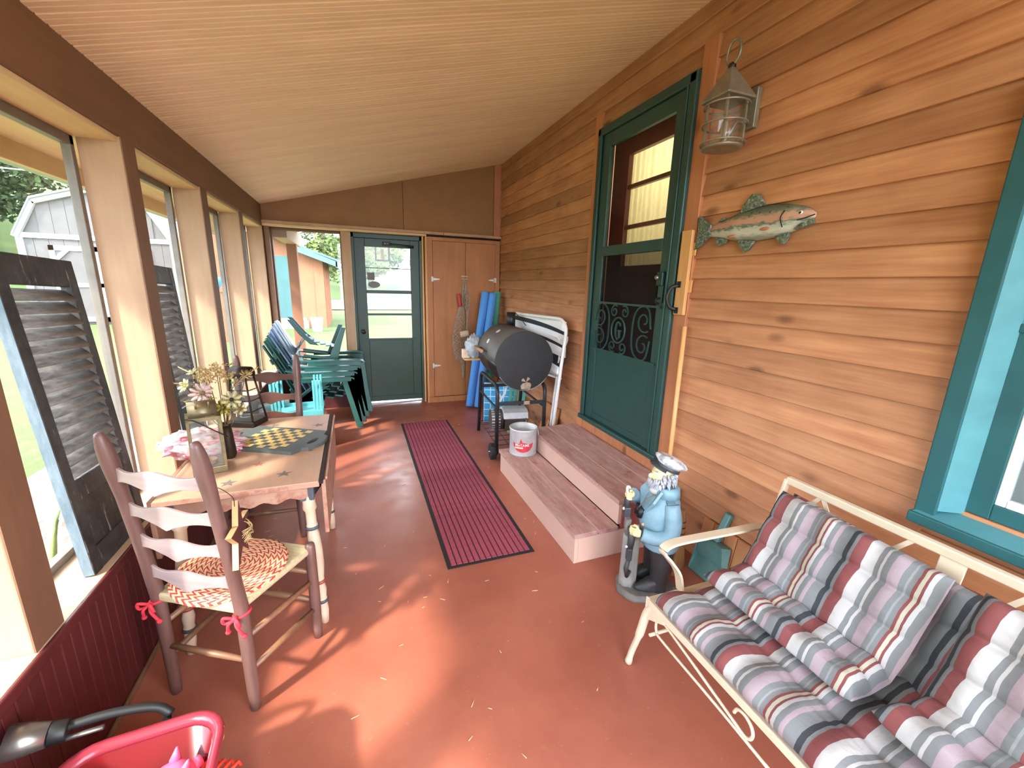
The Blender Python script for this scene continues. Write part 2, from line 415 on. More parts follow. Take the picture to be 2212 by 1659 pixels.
# inner door of red wood with panes and cream curtain
IX = 1.935
for a, b_ in (((IX, 2.80, .487), (IX+.04, 2.99, 2.66)), ((IX, 2.10, .487), (IX+.04, 2.20, 2.66)), ((IX, 2.2, 2.50), (IX+.04, 2.8, 2.66)), ((IX, 2.2, 1.64), (IX+.04, 2.8, 1.72))):
    dp('inner_stile', a, b_, m_redwood, .004)
for zz in (2.265, 1.985): dp('muntin', (IX+.004, 2.2, zz), (IX+.036, 2.8, zz+.028), m_redwood, .003)
dp('inner_panel', (IX+.012, 2.2, .487), (IX+.032, 2.8, 1.64), m_redwood, .003)
for za, zb in ((1.72, 1.985), (2.013, 2.265), (2.293, 2.5)): dp('inner_pane', (IX+.018, 2.2, za), (IX+.021, 2.8, zb), m_glass, 0)
cu = MB(); N = 64; rs = []
rnd = random.Random(4)
ph = [rnd.uniform(0, 6) for _ in range(4)]
vs = []; fs = []
for j in range(9):
    for i in range(N+1):
        yy = 2.19+.62*i/N; zz = 1.66+.86*j/8
        vs.append((IX+.048-1.84+.007*math.sin(i*1.15+.35*math.sin(j*.8))+.004*math.sin(i*.47+ph[1]+j*.25), yy, zz))
for j in range(8):
    for i in range(N): fs.append((j*(N+1)+i, j*(N+1)+i+1, (j+1)*(N+1)+i+1, (j+1)*(N+1)+i))
cu.add(vs, fs, True)
t = NT('cream_curtain'); f = t.noise(t.coord((1, 30, 9)), 1.2, 4)
t.col(t.ramp(f, [(.36, S(196, 178, 122)), (.6, S(240, 228, 180))])); m_curtain = t.set(.9); 
tl = t.n('BsdfTranslucent'); tl.inputs[0].default_value = S(236, 222, 170); mx = t.n('MixShader'); mx.inputs[0].default_value = .5; t.l(t.p.outputs[0], mx.inputs[1]); t.l(tl.outputs[0], mx.inputs[2]); t.l(mx.outputs[0], t.out.inputs[0])
cu.build('curtain', m_curtain, d1)
rm = MB(); rm.add([(x_-1.84, y_, z_) for x_ in (2.0, 4.2) for y_ in (1.6, 3.6) for z_ in (.3, 2.95)], [(4, 6, 7, 5), (0, 4, 5, 1), (2, 3, 7, 6), (0, 2, 6, 4), (1, 5, 7, 3)]); rmo = rm.build('room_behind', flat('cream_room_wall', S(214, 200, 170), .8), d1)
lamp_d = bpy.data.lights.new('added_curtain_light', 'POINT'); lamp_d.energy = 4; lamp_d.color = (1, .95, .84); lamp_d.shadow_soft_size = .12  # unseen lamp added to brighten the curtain from behind
lamp_o = bpy.data.objects.new('added_curtain_light', lamp_d); COL.objects.link(lamp_o); lamp_o.location = (2.5, 2.45, 2.45)
# ---- window in the right wall
w1 = group_empty('window_1'); w1['label'] = 'teal painted sash window beside the couch'
def wp(name, a, b_, m, bev=.003): return MB().bb(a, b_).build(name, m, w1, bev)
wp('casing', (1.795, .668, .80), (1.864, .725, 2.16), m_teal, .004); wp('casing', (1.795, -.25, .80), (1.864, -.19, 2.16), m_teal, .004); wp('casing_head', (1.795, -.25, 2.10), (1.864, .725, 2.16), m_teal, .004)
j = MB(); j.add([(1.80, .668, .85), (1.865, .628, .85), (1.90, .628, .85), (1.90, .67, .85), (1.80, .668, 2.1), (1.865, .628, 2.1), (1.90, .628, 2.1), (1.90, .67, 2.1)], [(0,1,5,4),(1,2,6,5),(2,3,7,6),(3,0,4,7),(3,2,1,0),(4,5,6,7)]); j.build('jamb', m_tealb, w1, .002)
sl = MB(); sl.add([(1.775, -.25, .795), (1.775, .728, .795), (1.775, .728, .828), (1.775, -.25, .828), (1.90, -.25, .795), (1.90, .728, .795), (1.90, .668, .856), (1.90, -.2, .856)], [(0,1,2,3),(4,7,6,5),(3,2,6,7),(0,4,5,1),(1,5,6,2),(0,3,7,4)]); sl.build('window_sill', m_tealb, w1, .003)
wp('sill_nose', (1.768, -.25, .792), (1.80, .728, .829), m_teal, .004)
wp('sash_stile', (1.868, .572, .862), (1.90, .630, 1.48), m_teal); wp('sash_rail', (1.868, -.18, .862), (1.90, .572, .915), m_teal); wp('meeting_rail', (1.862, -.18, 1.455), (1.905, .630, 1.482), m_teal)
wp('sash_stile', (1.885, .585, 1.482), (1.915, .630, 2.1), m_teal); wp('sash_rail', (1.885, -.18, 2.05), (1.915, .585, 2.1), m_teal)
wp('glazing_frame', (1.872, .548, .915), (1.898, .572, 1.43), m_white); wp('glazing_frame', (1.872, -.18, .915), (1.898, .548, .94), m_white); wp('glazing_frame', (1.872, -.18, 1.41), (1.898, .572, 1.455), m_teal)
wp('glazing_frame', (1.89, .565, 1.50), (1.912, .585, 2.05), m_white)
m_refl = glassy('reflective_window_glass', (.9, .93, .93, 1), 1.9, dirt=.06)
wp('lower_pane', (1.884, -.18, .94), (1.888, .548, 1.41), m_refl, 0); wp('upper_pane', (1.898, -.18, 1.482), (1.902, .565, 2.05), m_refl, 0)
m_greyw = flat('pale_grey_board', S(160, 164, 162), .7, 0, .06, 6)
for i in range(6): MB().bb((1.93, -.2+i*.14, .86), (1.945, -.2+i*.14+.136, 2.1)).build('inner_shutter_board', m_greyw, w1, .003)
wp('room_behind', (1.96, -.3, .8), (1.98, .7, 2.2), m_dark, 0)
# ---- left wall: red knee wall, sill, posts, beam, windows
wl = MB().bb((-1.02, YN, 0), (XL-.014, 5.5, .495)).build('wall_left', m_red); struct(wl, 'dark red beadboard knee wall under the windows')
b = MB(); PB = .092; h = PB/2-.0008
b.rings([[(x, y, z) for x, y in ((-.012, -h), (-.003, -h), (0, -h+.004), (0, -.003), (-.003, 0), (0, .003), (0, h-.004), (-.003, h), (-.012, h))] for z in (0, .49)], False, True)
o0 = None; y = YN+.06
while y < 5.4:
    if o0 is None: o = o0 = b.build('beadboard', m_red, wl)
    else: o = inst(o0, wl)
    o.location = (XL, y, 0); y += PB
MB().bb((-1.06, YN, .497), (XL+.004, 5.5, .530)).build('sill_board', m_sill, wl, .003)
MB().bb((XL+.004, YN, .493), (XL+.016, 5.5, .531)).build('sill_nosing', m_red, wl, .005)
struct(MB().bb((XL, YN, 0), (XL+.012, 5.42, .022)).build('baseboard_left', flat('dusty_floor_strip', S(120, 84, 58), .8), None, .004), 'narrow dusty strip along the foot of the knee wall')
YPS = [-.60, .40, 1.39, 2.437, 3.437, 4.425, 5.43]
pb = MB().bb((-.15, -.06, 0), (-.004, .06, 1.585)); pi = MB().bb((-.004, -.06, 0), (0, .06, 1.585))  # second box is a thin layer carrying the inner face's painted shade
po = pio = None
for y in YPS:
    if po is None: po = o = pb.build('post', m_post, wl, .004); pio = q = pi.build('post_shade_face', m_postin, wl)
    else: o = inst(po, wl); q = inst(pio, wl)
    o.location = (XL, y, .53); q.location = (XL, y, .53)
MB().bb((-.99, YN, 2.112), (XL, 5.5, 2.45)).build('beam', m_beam, wl, .006)
MB().bb((-1.06, YN, 2.092), (XL-.012, 5.5, 2.112)).build('header_board', m_soffit, wl, .002)
MB().bb((-1.06, YN, 2.112), (-.99, 5.5, 2.34)).build('header_backing', m_post, wl)
for i in range(len(YPS)-1):
    ya, yb = YPS[i]+.06, YPS[i+1]-.06
    w = group_empty('window_%d' % (i+3)); w['label'] = 'porch side window pane in a thin grey frame, bay %d counted from the near end' % (i+1)
    for a, c_ in (((-1.058, ya, .53), (-1.026, ya+.03, 2.092)), ((-1.058, yb-.03, .53), (-1.026, yb, 2.092)), ((-1.058, ya, 2.055), (-1.026, yb, 2.092)), ((-1.058, ya, .53), (-1.026, yb, .56))):
        MB().bb(a, c_).build('frame_bar', m_alu, w, .003)
    MB().bb((-1.044, ya+.03, .56), (-1.040, yb-.03, 2.055)).build('pane', m_glass, w)
# eave outside
ev = MB().bb((-1.45, YN-.3, 2.045), (-1.425, 7.3, 2.175)).build('trim_4', m_soffit, None, .003); struct(ev, 'brown fascia board along the porch eave outside')
struct(MB().bb((-1.425, YN-.3, 2.14), (-1.062, 5.6, 2.152)).build('trim_5', m_soffit), 'tan soffit under the porch eave outside')
gt = MB(); gp_ = [(0, 0), (-.09, 0), (-.11, .03), (-.11, .09), (-.104, .09), (-.104, .033), (-.087, .008), (-.006, .008), (-.006, .09), (0, .09)]
gt.rings([[(-1.45+x, y, 2.06+z) for x, z in gp_] for y in (YN-.3, 7.3)], False, True)
struct(gt.build('trim_6', flat('pale_green_gutter', S(150, 166, 140), .45, 0, .05)), 'pale green gutter along the porch eave')
# ---- back wall
wb = MB(); wb.bb((-1.06, 5.44, 0), (.0, 5.54, .5)); wb.bb((-.0, 5.5, 2.11), (.9, 5.56, 3.2)); wb.bb((-1.06, 5.44, 2.105), (0, 5.56, 3.0)); wb.bb((.86, 5.5, 0), (1.99, 5.6, 3.2))
wall_b = wb.build('wall_back', m_red); struct(wall_b, 'back wall of the porch around the green door')
def bp(name, a, b_, m, bev=.003, par=None): return MB().bb(a, b_).build(name, m, par or wall_b, bev)
for xa, xb in ((-.87, .616), (.620, 1.745)):
    q = MB(); q.prism([(xa, 2.16), (xb, 2.16), (xb, zc(xb)+.012), (xa, zc(xa)+.012)], 0, .05, Matrix(((1,0,0,0),(0,0,-1,5.44),(0,1,0,0),(0,0,0,1)))); q.build('upper_panel', m_panel, wall_b, .002)
q = MB(); q.prism([(1.749, 2.16), (XR+.01, 2.16), (XR+.01, zc(XR)), (1.749, zc(1.749))], 0, .06, Matrix(((1,0,0,0),(0,0,-1,5.44),(0,1,0,0),(0,0,0,1)))); q.build('corner_board', m_casing, wall_b, .002)
for xa, xb in ((-.868, 1.085), (1.088, 1.838)):
    bp('ledge_board', (xa, 5.325, 2.135), (xb, 5.44, 2.166), m_post); 
bp('ledge_fascia', (-.868, 5.345, 2.112), (.88, 5.44, 2.134), m_soffit)
bp('post', (-.092, 5.42, .0), (.012, 5.54, 2.112), m_post); bp('post', (.834, 5.42, 0), (.852, 5.55, 2.112), m_plyedge)
bp('corner_post', (-.866, 5.40, .53), (-.815, 5.54, 2.112), m_beam)
w2 = group_empty('window_2'); w2['label'] = 'single pane beside the green back door'
for a, c_ in (((-.815, 5.47, .50), (-.80, 5.53, 2.105)), ((-.104, 5.47, .5), (-.092, 5.53, 2.105)), ((-.815, 5.47, 2.085), (-.092, 5.53, 2.112)), ((-.815, 5.45, .48), (-.092, 5.54, .515))):
    MB().bb(a, c_).build('frame_bar', m_beam, w2, .002)
MB().bb((-.80, 5.50, .515), (-.104, 5.504, 2.085)).build('pane', m_glassdirty, w2)
d2 = group_empty('door_2'); d2['label'] = 'dark green half-glazed back door with a closer arm'
def d2p(name, a, b_, m, bev=.003): return MB().bb(a, b_).build(name, m, d2, bev)
d2p('door_frame', (.014, 5.46, .02), (.045, 5.58, 2.112), m_green); d2p('door_frame', (.805, 5.46, .02), (.834, 5.58, 2.112), m_green); d2p('door_frame', (.014, 5.46, 2.06), (.834, 5.58, 2.112), m_green)
d2p('stile', (.045, 5.50, .035), (.165, 5.54, 2.06), m_green); d2p('stile', (.70, 5.50, .035), (.805, 5.54, 2.06), m_green)
d2p('top_rail', (.165, 5.5, 1.965), (.70, 5.54, 2.06), m_green); d2p('lower_panel', (.165, 5.505, .035), (.70, 5.535, .845), m_green); d2p('panel_moulding', (.13, 5.494, .835), (.735, 5.506, .86), m_green)
d2p('glazing_bar', (.165, 5.505, 1.415), (.70, 5.53, 1.455), m_green); d2p('glazing_bar', (.155, 5.50, 1.145), (.71, 5.53, 1.172), m_green); d2p('glazing_bar', (.165, 5.51, 1.715), (.70, 5.515, 1.723), m_black)
d2p('bottom_sweep', (.045, 5.492, .035), (.805, 5.5, .10), m_green)
for za, zb in ((.86, 1.145), (1.172, 1.415), (1.455, 1.965)): d2p('pane', (.165, 5.516, za), (.70, 5.519, zb), m_glass, 0)
m_stk = flat('grey_sticker', S(120, 118, 112), .7, 0, .05)
d2p('sticker', (.18, 5.510, 1.575), (.265, 5.512, 1.665), m_stk, 0)
q = MB(); q.prism([(.07*math.cos(a*PI/12), .04*math.sin(a*PI/12)) for a in range(24)], 0, .002, Matrix(((1,0,0,.255),(0,0,-1,5.512),(0,1,0,1.52),(0,0,0,1)))); q.build('oval_sticker', m_stk, d2)
MB().bb((.37, 5.47, 1.985), (.47, 5.5, 2.03)).build('closer_bracket', m_black, d2, .003); MB().cyl((.45, 5.475, 2.0), (.74, 5.475, 1.985), .016, n=10).build('closer_tube', m_green, d2)
MB().ball((.40, 5.466, 2.007), .006, 8, 5).build('screw', m_white, d2); MB().ball((.43, 5.466, 2.007), .006, 8, 5).build('screw', m_white, d2)
MB().cyl((.105, 5.5, .95), (.105, 5.44, .95), .012).ball((.105, 5.43, .95), .028, 12, 8).build('knob', m_black, d2)
q = MB(); q.add([(.02, 5.43, 0), (.83, 5.53, 0), (.83, 5.60, 0), (.02, 5.60, 0), (.02, 5.43, .012), (.83, 5.53, .012), (.83, 5.6, .022), (.02, 5.6, .022)], [(0,3,2,1),(4,5,6,7),(0,1,5,4),(1,2,6,5),(2,3,7,6),(3,0,4,7)])
q.build('threshold', m_thresh, d2)

# near end behind the camera: added unseen panel shades the lower left, the rest stays open
wf = MB().bb((-1.06, YN-.1, 0), (-.30, YN, 2.5)).build('near_end_shade_panel', m_panel); struct(wf, 'unseen panel added at the near end to block light')
# ================================================================ OUTDOORS
GZ = -.15
def ss(a, b, x):
    t_ = min(max((x-a)/(b-a), 0), 1); return t_*t_*(3-2*t_)
def gz(x, y):
    z = GZ+4.1*ss(44, 82, y)+6.0*ss(21, 46, y-.5*x-6)*ss(-3, -12, x)
    z += 5.0*ss(-14, -34, x)
    return z+.03*math.sin(x*1.7)*math.cos(y*1.3)*ss(6, 12, math.hypot(x, y))
t = NT('sunlit_lawn'); v = t.coord()
c = t.ramp(t.noise(v, .5, 5), [(.3, S(50, 72, 20)), (.7, S(74, 92, 32))])
c = t.mix(.5, c, t.ramp(t.noise(v, 22, 5, .7), [(.3, S(46, 64, 18)), (.7, S(94, 108, 44))]))
t.col(c); t.bump(t.noise(v, 60, 3), .6, .03); m_lawn = t.set(.95)
g = MB(); vs = []; fs = []
xs = [-90+4*i for i in range(46)]; ys = [-30+3*i for i in range(56)]
for y in ys:
    for x in xs: vs.append((x, y, gz(x, y)))
n = len(xs)
for j in range(len(ys)-1):
    for i in range(n-1):
        fs.append((j*n+i, j*n+i+1, (j+1)*n+i+1, (j+1)*n+i))
g.add(vs, fs, True); lawn = g.build('lawn', m_lawn); struct(lawn, 'bright green lawn around the porch')
m_road = flat('pale_asphalt', S(92, 92, 94), .9, 0, .1, 3)
rd = MB(); rd.strip([(-60+6*i, 31+.06*(-60+6*i), GZ+.05) for i in range(24)], 7.5, .03); struct(rd.build('road', m_road), 'pale grey road crossing beyond the lawn')
m_kerb = flat('white_gravel_verge', S(146, 141, 134), .95, 0, .15, 20)
rd = MB(); rd.strip([(-60+6*i, 38.5+.06*(-60+6*i), GZ+.045) for i in range(24)], 6, .03); struct(rd.build('road_verge', m_kerb), 'white gravel verge behind the road')
# stone bed below the windows
t = NT('pink_stone_bed'); v = t.coord(); vo = t.n('TexVoronoi'); vo.inputs['Scale'].default_value = 14; t.l(v, vo.inputs['Vector'])
t.col(t.mix(.5, t.ramp(t.noise(v, 3, 4), [(.3, S(120, 90, 78)), (.7, S(160, 132, 120))]), t.ramp(vo.outputs['Distance'], [(.1, S(160, 134, 122)), (.5, S(92, 68, 60))])))
t.bump(vo.outputs['Distance'], .8, .04); m_bed = t.set(.9)
struct(MB().bb((-2.6, -2, GZ-.05), (-1.06, 6.2, GZ+.05)).build('stone_bed', m_bed), 'pinkish stone bed beneath the porch windows')
m_leaf = flat('strap_leaf_green', S(120, 150, 70), .6, 0, .2, 5)
def strap_plant(loc, n, h, seed, label):
    r = random.Random(seed); th = thing('strap_plant', label, 'plant', loc, 0, None)
    for i in range(n):
        a = 2*PI*i/n+r.uniform(-.3, .3); hh = h*r.uniform(.75, 1.1); sp = r.uniform(.5, .95)*hh
        b = MB(); rs = []
        for k in range(6):
            q = k/5; p = Vector((math.cos(a)*sp*q**1.3, math.sin(a)*sp*q**1.3, hh*(q-.42*q*q*q)))
            w = .028*(1-.9*q**2)+.002; sd = Vector((-math.sin(a), math.cos(a), 0))
            rs.append([p-sd*w, p-Vector((0, 0, .004)), p+sd*w, p+Vector((0, 0, .006))])
        b.rings(rs, True, True); b.build('leaf', m_leaf, th)
strap_plant((-1.45, 2.35, GZ+.05), 15, .62, 3, 'strap-leaved garden plant in the stone bed outside the porch window')
strap_plant((-1.5, 3.3, GZ+.05), 13, .45, 8, 'lower strap-leaved plant in the stone bed below the weathered second shutter')
# grey gambrel shed
m_shed = flat('grey_shed_siding', S(92, 88, 86), .85, 0, .1, 3); m_swhite = flat('white_shed_trim', S(166, 165, 164), .7, 0, .03, 3); m_sroof = flat('pale_shed_roof', S(150, 152, 156), .6, 0, .06, 3)
sh = thing('garden_shed', 'grey gambrel-roofed garden shed with white trim across the lawn', 'shed', (-7.93, 18.8, GZ))
K = [(-2.1, 2.82), (-1.5, 3.93), (0, 4.42), (1.5, 3.93), (2.1, 2.82)]
MXZ = lambda y: Matrix(((1,0,0,0),(0,0,1,y),(0,1,0,0),(0,0,0,1)))
poly = [(-2.1, 0)]+K+[(2.1, 0)]
MB().prism(poly, 0, 5.5, MXZ(.02)).build('body', m_shed, sh)
for i in range(11):
    x = -2.08+i*.378; zt = 2.8+ (1.05 if abs(x+.18) < 1.5 else .35)
    b = MB().bb((x, -.012, .1), (x+.368, .02, min(zt, 2.80))); b.build('wall_panel', m_shed, sh)
for i in range(8):
    x = -1.5+i*.378; b = MB().prism([(x, 2.97), (x+.368, 2.97), (x+.368, 3.93+.49*(1-abs(x+.368)/1.5) if abs(x+.368) < 1.5 else 3.9), (x, 3.93+.49*(1-abs(x)/1.5))], -.012, .02, MXZ(0)); b.build('gable_panel', m_shed, sh)
for i in range(4):
    b = MB().strip([(K[i][0], -.06, K[i][1]), (K[i+1][0], -.06, K[i+1][1])], .12, .17); b.build('verge_board', m_swhite, sh)
    rf = MB(); a, c_ = K[i], K[i+1]; rf.add([(a[0], -.2, a[1]+.06), (c_[0], -.2, c_[1]+.06), (c_[0], 5.6, c_[1]+.06), (a[0], 5.6, a[1]+.06), (a[0], -.2, a[1]+.12), (c_[0], -.2, c_[1]+.12), (c_[0], 5.6, c_[1]+.12), (a[0], 5.6, a[1]+.12)], [(0,1,2,3),(7,6,5,4),(0,4,5,1),(1,5,6,2),(2,6,7,3),(3,7,4,0)]); rf.build('roof_slope', m_sroof, sh)
def shb(name, a, b_, m): return MB().bb(a, b_).build(name, m, sh)
shb('band_board', (-2.1, -.06, 2.80), (2.1, -.01, 2.96), m_swhite); shb('corner_board', (-2.12, -.05, 0), (-1.94, 0, 2.8), m_swhite); shb('corner_board', (1.94, -.05, 0), (2.12, 0, 2.8), m_swhite)
for x in (-1.35, .06):
    shb('door_panel', (x, -.05, .1), (x+1.28, -.02, 2.55), m_shed)
    for a, b_ in (((x, -.08, .1), (x+.14, -.03, 2.6)), ((x+1.14, -.08, .1), (x+1.28, -.03, 2.6)), ((x, -.08, 2.44), (x+1.28, -.03, 2.6)), ((x, -.08, .1), (x+1.28, -.03, .26)), ((x, -.08, 1.26), (x+1.28, -.03, 1.4))): shb('door_rail', a, b_, m_swhite)
    MB().box((x+.3, -.085, 2.3), (.5, .03, .12), ry=R(-45)).build('door_brace', m_swhite, sh)
for x in (-.35, .25): shb('vent_trim', (x, -.05, 3.1), (x+.1, -.01, 3.9), m_swhite)
# tan outbuilding with teal door
m_tan = flat('tan_outbuilding_siding', S(140, 92, 64), .85, 0, .1, 2); m_blueg = flat('blue_grey_fascia', S(72, 100, 108), .6, 0, .05, 3); m_dteal = flat('faded_teal_door', S(54, 90, 90), .7, 0, .1, 2)
ob = thing('outbuilding', 'tan outbuilding with a faded teal door and blue-grey fascia', 'outbuilding', (0, 16.9, GZ))
MB().bb((-5.2, 0, 0), (-.95, 4.2, 2.55)).build('body', m_tan, ob)
MB().prism([(-5.2, 2.55), (-.95, 2.55), (-2.6, 3.25), (-5, 3.6)], 0, 4.2, MXZ(0)).build('gable', m_tan, ob)
MB().bb((-2.62, -.04, .35), (-2.05, .02, 2.5)).build('door', m_dteal, ob); MB().bb((-2.75, -.05, .28), (-1.6, .05, .36)).build('door_step', m_swhite, ob); MB().bb((-3.0, -.3, 0), (-1.55, 0, .28)).build('concrete_base', m_kerb, ob)
MB().bb((-1.25, -.03, 0), (-.95, .0, 2.52)).build('corner_board', m_tan, ob)
for i in range(7): MB().bb((-.95, .12+i*.55, 0), (-.91, .26+i*.55, 2.4)).build('batten', m_tan, ob)
b = MB(); b.add([(-1.75, -.45, 2.86), (-.45, -.45, 2.36), (-.45, -.45, 2.18), (-1.75, -.45, 2.66), (-1.75, -.40, 2.86), (-.45, -.40, 2.36), (-.45, -.4, 2.18), (-1.75, -.4, 2.66)], [(0,1,2,3),(7,6,5,4),(0,4,5,1),(1,5,6,2),(2,6,7,3),(3,7,4,0)]); b.build('fascia_board', m_blueg, ob)
b = MB(); b.add([(-5, -.45, 3.98), (-.42, -.45, 2.38), (-.42, 4.6, 2.38), (-5, 4.6, 3.98), (-5, -.45, 4.06), (-.42, -.45, 2.44), (-.42, 4.6, 2.44), (-5, 4.6, 4.06)], [(0,1,2,3),(7,6,5,4),(0,4,5,1),(1,5,6,2),(2,6,7,3),(3,7,4,0)]); b.build('roof_slope', m_blueg, ob)
MB().bb((-.50, -.45, 2.16), (-.44, 4.6, 2.38)).build('side_fascia', m_blueg, ob)
bk = thing('bucket', 'white plastic bucket standing on the lawn by the tan outbuilding', 'bucket', (-1.19, 15.6, GZ+.0))
MB().lathe([(.15, 0), (.19, .44), (.2, .45), (.2, .47), (.18, .47), (.14, .03)], 18).build('tub', m_white, bk)
# stoop roof beyond the back door
sp = MB().bb((-.80, 6.55, GZ), (-.68, 6.67, 2.02)).build('stoop_post', m_tan); tag(sp, 'tan square post holding the stoop roof outside the back door', 'post')
sb = MB(); sb.bb((-.82, 5.62, 2.02), (-.67, 7.0, 2.2)); so = sb.build('stoop_beam', m_post); tag(so, 'rough beam resting on the stoop post outside the back window', 'beam')
struct(MB().bb((-1.0, 5.60, 2.205), (1.9, 6.75, 2.225)).build('trim_7', m_soffit), 'tan board soffit over the stoop')
sl_ = MB().bb((-1.2, 5.6, GZ-.02), (1.8, 7.4, -.06)).build('stoop_slab', m_kerb); struct(sl_, 'pale concrete slab outside the back door')
hl = thing('hanging_lantern', 'small black-framed lantern hanging under the stoop roof outside the back door', 'lantern', (.42, 6.3, 2.2))
b = MB()
for x in (-.09, .09):
    for y in (-.09, .09): b.bb((x-.007, y-.007, -.36), (x+.007, y+.007, -.1))
for z in (-.36, -.11):
    for s_ in (-.09, .09): b.bb((-.097, s_-.007, z), (.097, s_+.007, z+.014)); b.bb((s_-.007, -.097, z), (s_+.007, .097, z+.014))
b.build('frame', m_black, hl); MB().lathe([(.12, -.1), (.02, -.03), (.01, 0)], 4).build('cap', m_black, hl); MB().cyl((0, 0, -.34), (0, 0, -.2), .025).build('candle', m_sill, hl)
# white houses on the far hill
def house(name, label, x, y, w, d, h, rh, m_r):
    th = thing(name, label, 'house', (x, y, gz(x, y)-.3)); b = MB().bb((-w/2, -d/2, 0), (w/2, d/2, h)); b.build('walls', m_swhite, th)
    r_ = MB(); r_.add([(-w/2-.4, -d/2-.4, h), (w/2+.4, -d/2-.4, h), (w/2+.4, d/2+.4, h), (-w/2-.4, d/2+.4, h), (-w/2-.4, 0, h+rh), (w/2+.4, 0, h+rh)], [(0,1,5,4),(2,3,4,5),(0,4,3),(1,2,5),(0,3,2,1)]); r_.build('roof', m_r, th)
    for i in (-.28, .28):
        wn = MB().bb((w*i-.5, -d/2-.06, h*.35), (w*i+.5, -d/2, h*.8)).build('window', m_alu, th); wn2 = MB().bb((w*i-.42, -d/2-.08, h*.38), (w*i+.42, -d/2-.05, h*.77)).build('pane', m_dark, wn)
house('white_house', 'white house with a pale roof on the far hill seen through the back door', 13.0, 84, 9, 7, 2.6, 2.6, m_swhite)
house('white_house', 'long low white house behind the trees left of the far pale-roofed one', 2.2, 86, 6.5, 5, 2.2, 1.0, m_sroof)
house('white_house', 'white house with a rust-red roof seen between shed and outbuilding', -9.0, 31, 4, 5, 3.0, 1.6, flat('rust_red_roof', S(160, 92, 74), .7))
# odds beside the outbuilding seen through the third bay
bc = thing('play_table', 'dark stand with a blue tub and an orange bin beside the tan outbuilding', 'play table', (-3.6, 13.6, GZ))
for x in (-.3, .3):
    for y in (-.25, .25): MB().bb((x-.04, y-.04, 0), (x+.04, y+.04, 1.35)).build('leg', m_beam, bc)
MB().bb((-.4, -.32, 1.33), (.4, .32, 1.4)).build('shelf', m_beam, bc); MB().lathe([(.22, 1.41), (.32, 1.6), (.34, 1.72), (.3, 1.72), (.2, 1.44)], 16).build('blue_tub', flat('bright_blue_plastic', S(60, 140, 210), .5), bc)
MB().bb((-.3, -.25, .75), (.3, .25, 1.1)).build('orange_bin', flat('orange_plastic', S(210, 110, 70), .5), bc, .03)
# trees
def leafmat(name, a, b_):
    t = NT(name); f = t.noise(t.coord(), .9, 5, .7); t.col(t.ramp(f, [(.3, a), (.7, b_)])); return t.set(.8)
m_lf1 = leafmat('dark_summer_leaves', S(20, 32, 16), S(60, 78, 34)); m_lf2 = leafmat('light_summer_leaves', S(48, 66, 24), S(104, 120, 54))
m_bark = flat('bark', S(92, 78, 64), .95, 0, .3, 5)
def tree(label, x, y, hgt, rx, rz, n, ls, m, seed, trunk=.3, z0=None):
    r = random.Random(seed); z0 = gz(x, y) if z0 is None else z0; th = thing('tree', label, 'tree', (x, y, z0), 0, None)
    MB().tube([(0, 0, -.2), (.1, 0, hgt*.35), (0, .1, hgt*.75)], [trunk, trunk*.75, trunk*.3], 8).build('trunk', m_bark, th)
    cl = []
    for i in range(26):
        a = r.uniform(0, 2*PI); u = r.uniform(-1, 1); q = r.uniform(.35, 1)**.6; s_ = math.sqrt(1-u*u)
        cl.append((Vector((rx*q*s_*math.cos(a), rx*q*s_*math.sin(a), hgt-rz+rz*q*u)), r.uniform(.22, .42)*rx))
    vs = []; fs = []
    for i in range(n):
        c_, cr = cl[r.randrange(26)]; d = Vector((r.gauss(0, 1), r.gauss(0, 1), r.gauss(0, 1))).normalized()*cr*r.uniform(.3, 1)**.5
        p = c_+d; s_ = ls*r.uniform(.6, 1.3); e1 = Vector((r.gauss(0, 1), r.gauss(0, 1), r.gauss(0, .6))).normalized()*s_; e2 = e1.orthogonal().normalized()*s_*.6
        b = len(vs); vs += [p-e1, p+e2, p+e1, p-e2]; fs.append((b, b+1, b+2, b+3))
    cr_ = MB().add(vs, fs, False).build('crown', m, th); cr_['kind'] = 'stuff'
tree('tall dark shade tree rising behind the grey gambrel shed', -15, 44, 13, 5.2, 4.6, 13000, .15, m_lf1, 1, .5)
tree('dark tree with gaps of sky standing left of the shed', -16.8, 29, 11.5, 4.8, 5.0, 14000, .14, m_lf1, 2, .45)
tree('bushy tree on the hillside behind the shed roof', -9.5, 58, 10, 4.4, 3.8, 4000, .3, m_lf1, 3, .4)
tree('bright green tree over the tan outbuilding roof', -2.2, 40, 10.5, 4.6, 4.4, 9000, .2, m_lf2, 4, .4)
tree('bright tree right of the outbuilding near the road', 2.2, 56, 10, 4.4, 4.4, 4500, .34, m_lf2, 5, .4)
for i, (x, y, h_, rx, lb) in enumerate(((3.2, 100, 15, 5.2, 'leafy tree above the long low white house'), (11, 122, 18, 6, 'tall leafy tree between the two far white houses'), (19, 103, 15, 5.2, 'leafy tree right behind the pale-roofed far house'), (-11, 102, 14, 5, 'leafy tree at the left end of the far tree line'), (28, 124, 18, 6, 'leafy tree at the right end of the far tree line'))):
    tree(lb, x, y, h_, rx, 6, 4200, .55, m_lf2 if i % 2 else m_lf1, 20+i, .5)
# power lines
for i, (z, d) in enumerate(((6.3, 0), (5.1, .4))):
    b = MB(); b.tube([(-40+8*k, 19.6+d+.35*k, z+.02*(k-4)**2) for k in range(9)], .022, 5)
    tag(b.build('power_line', m_white), ('upper' if i == 0 else 'lower')+' pale overhead wire in front of the dark tree beyond the shed', 'wire')
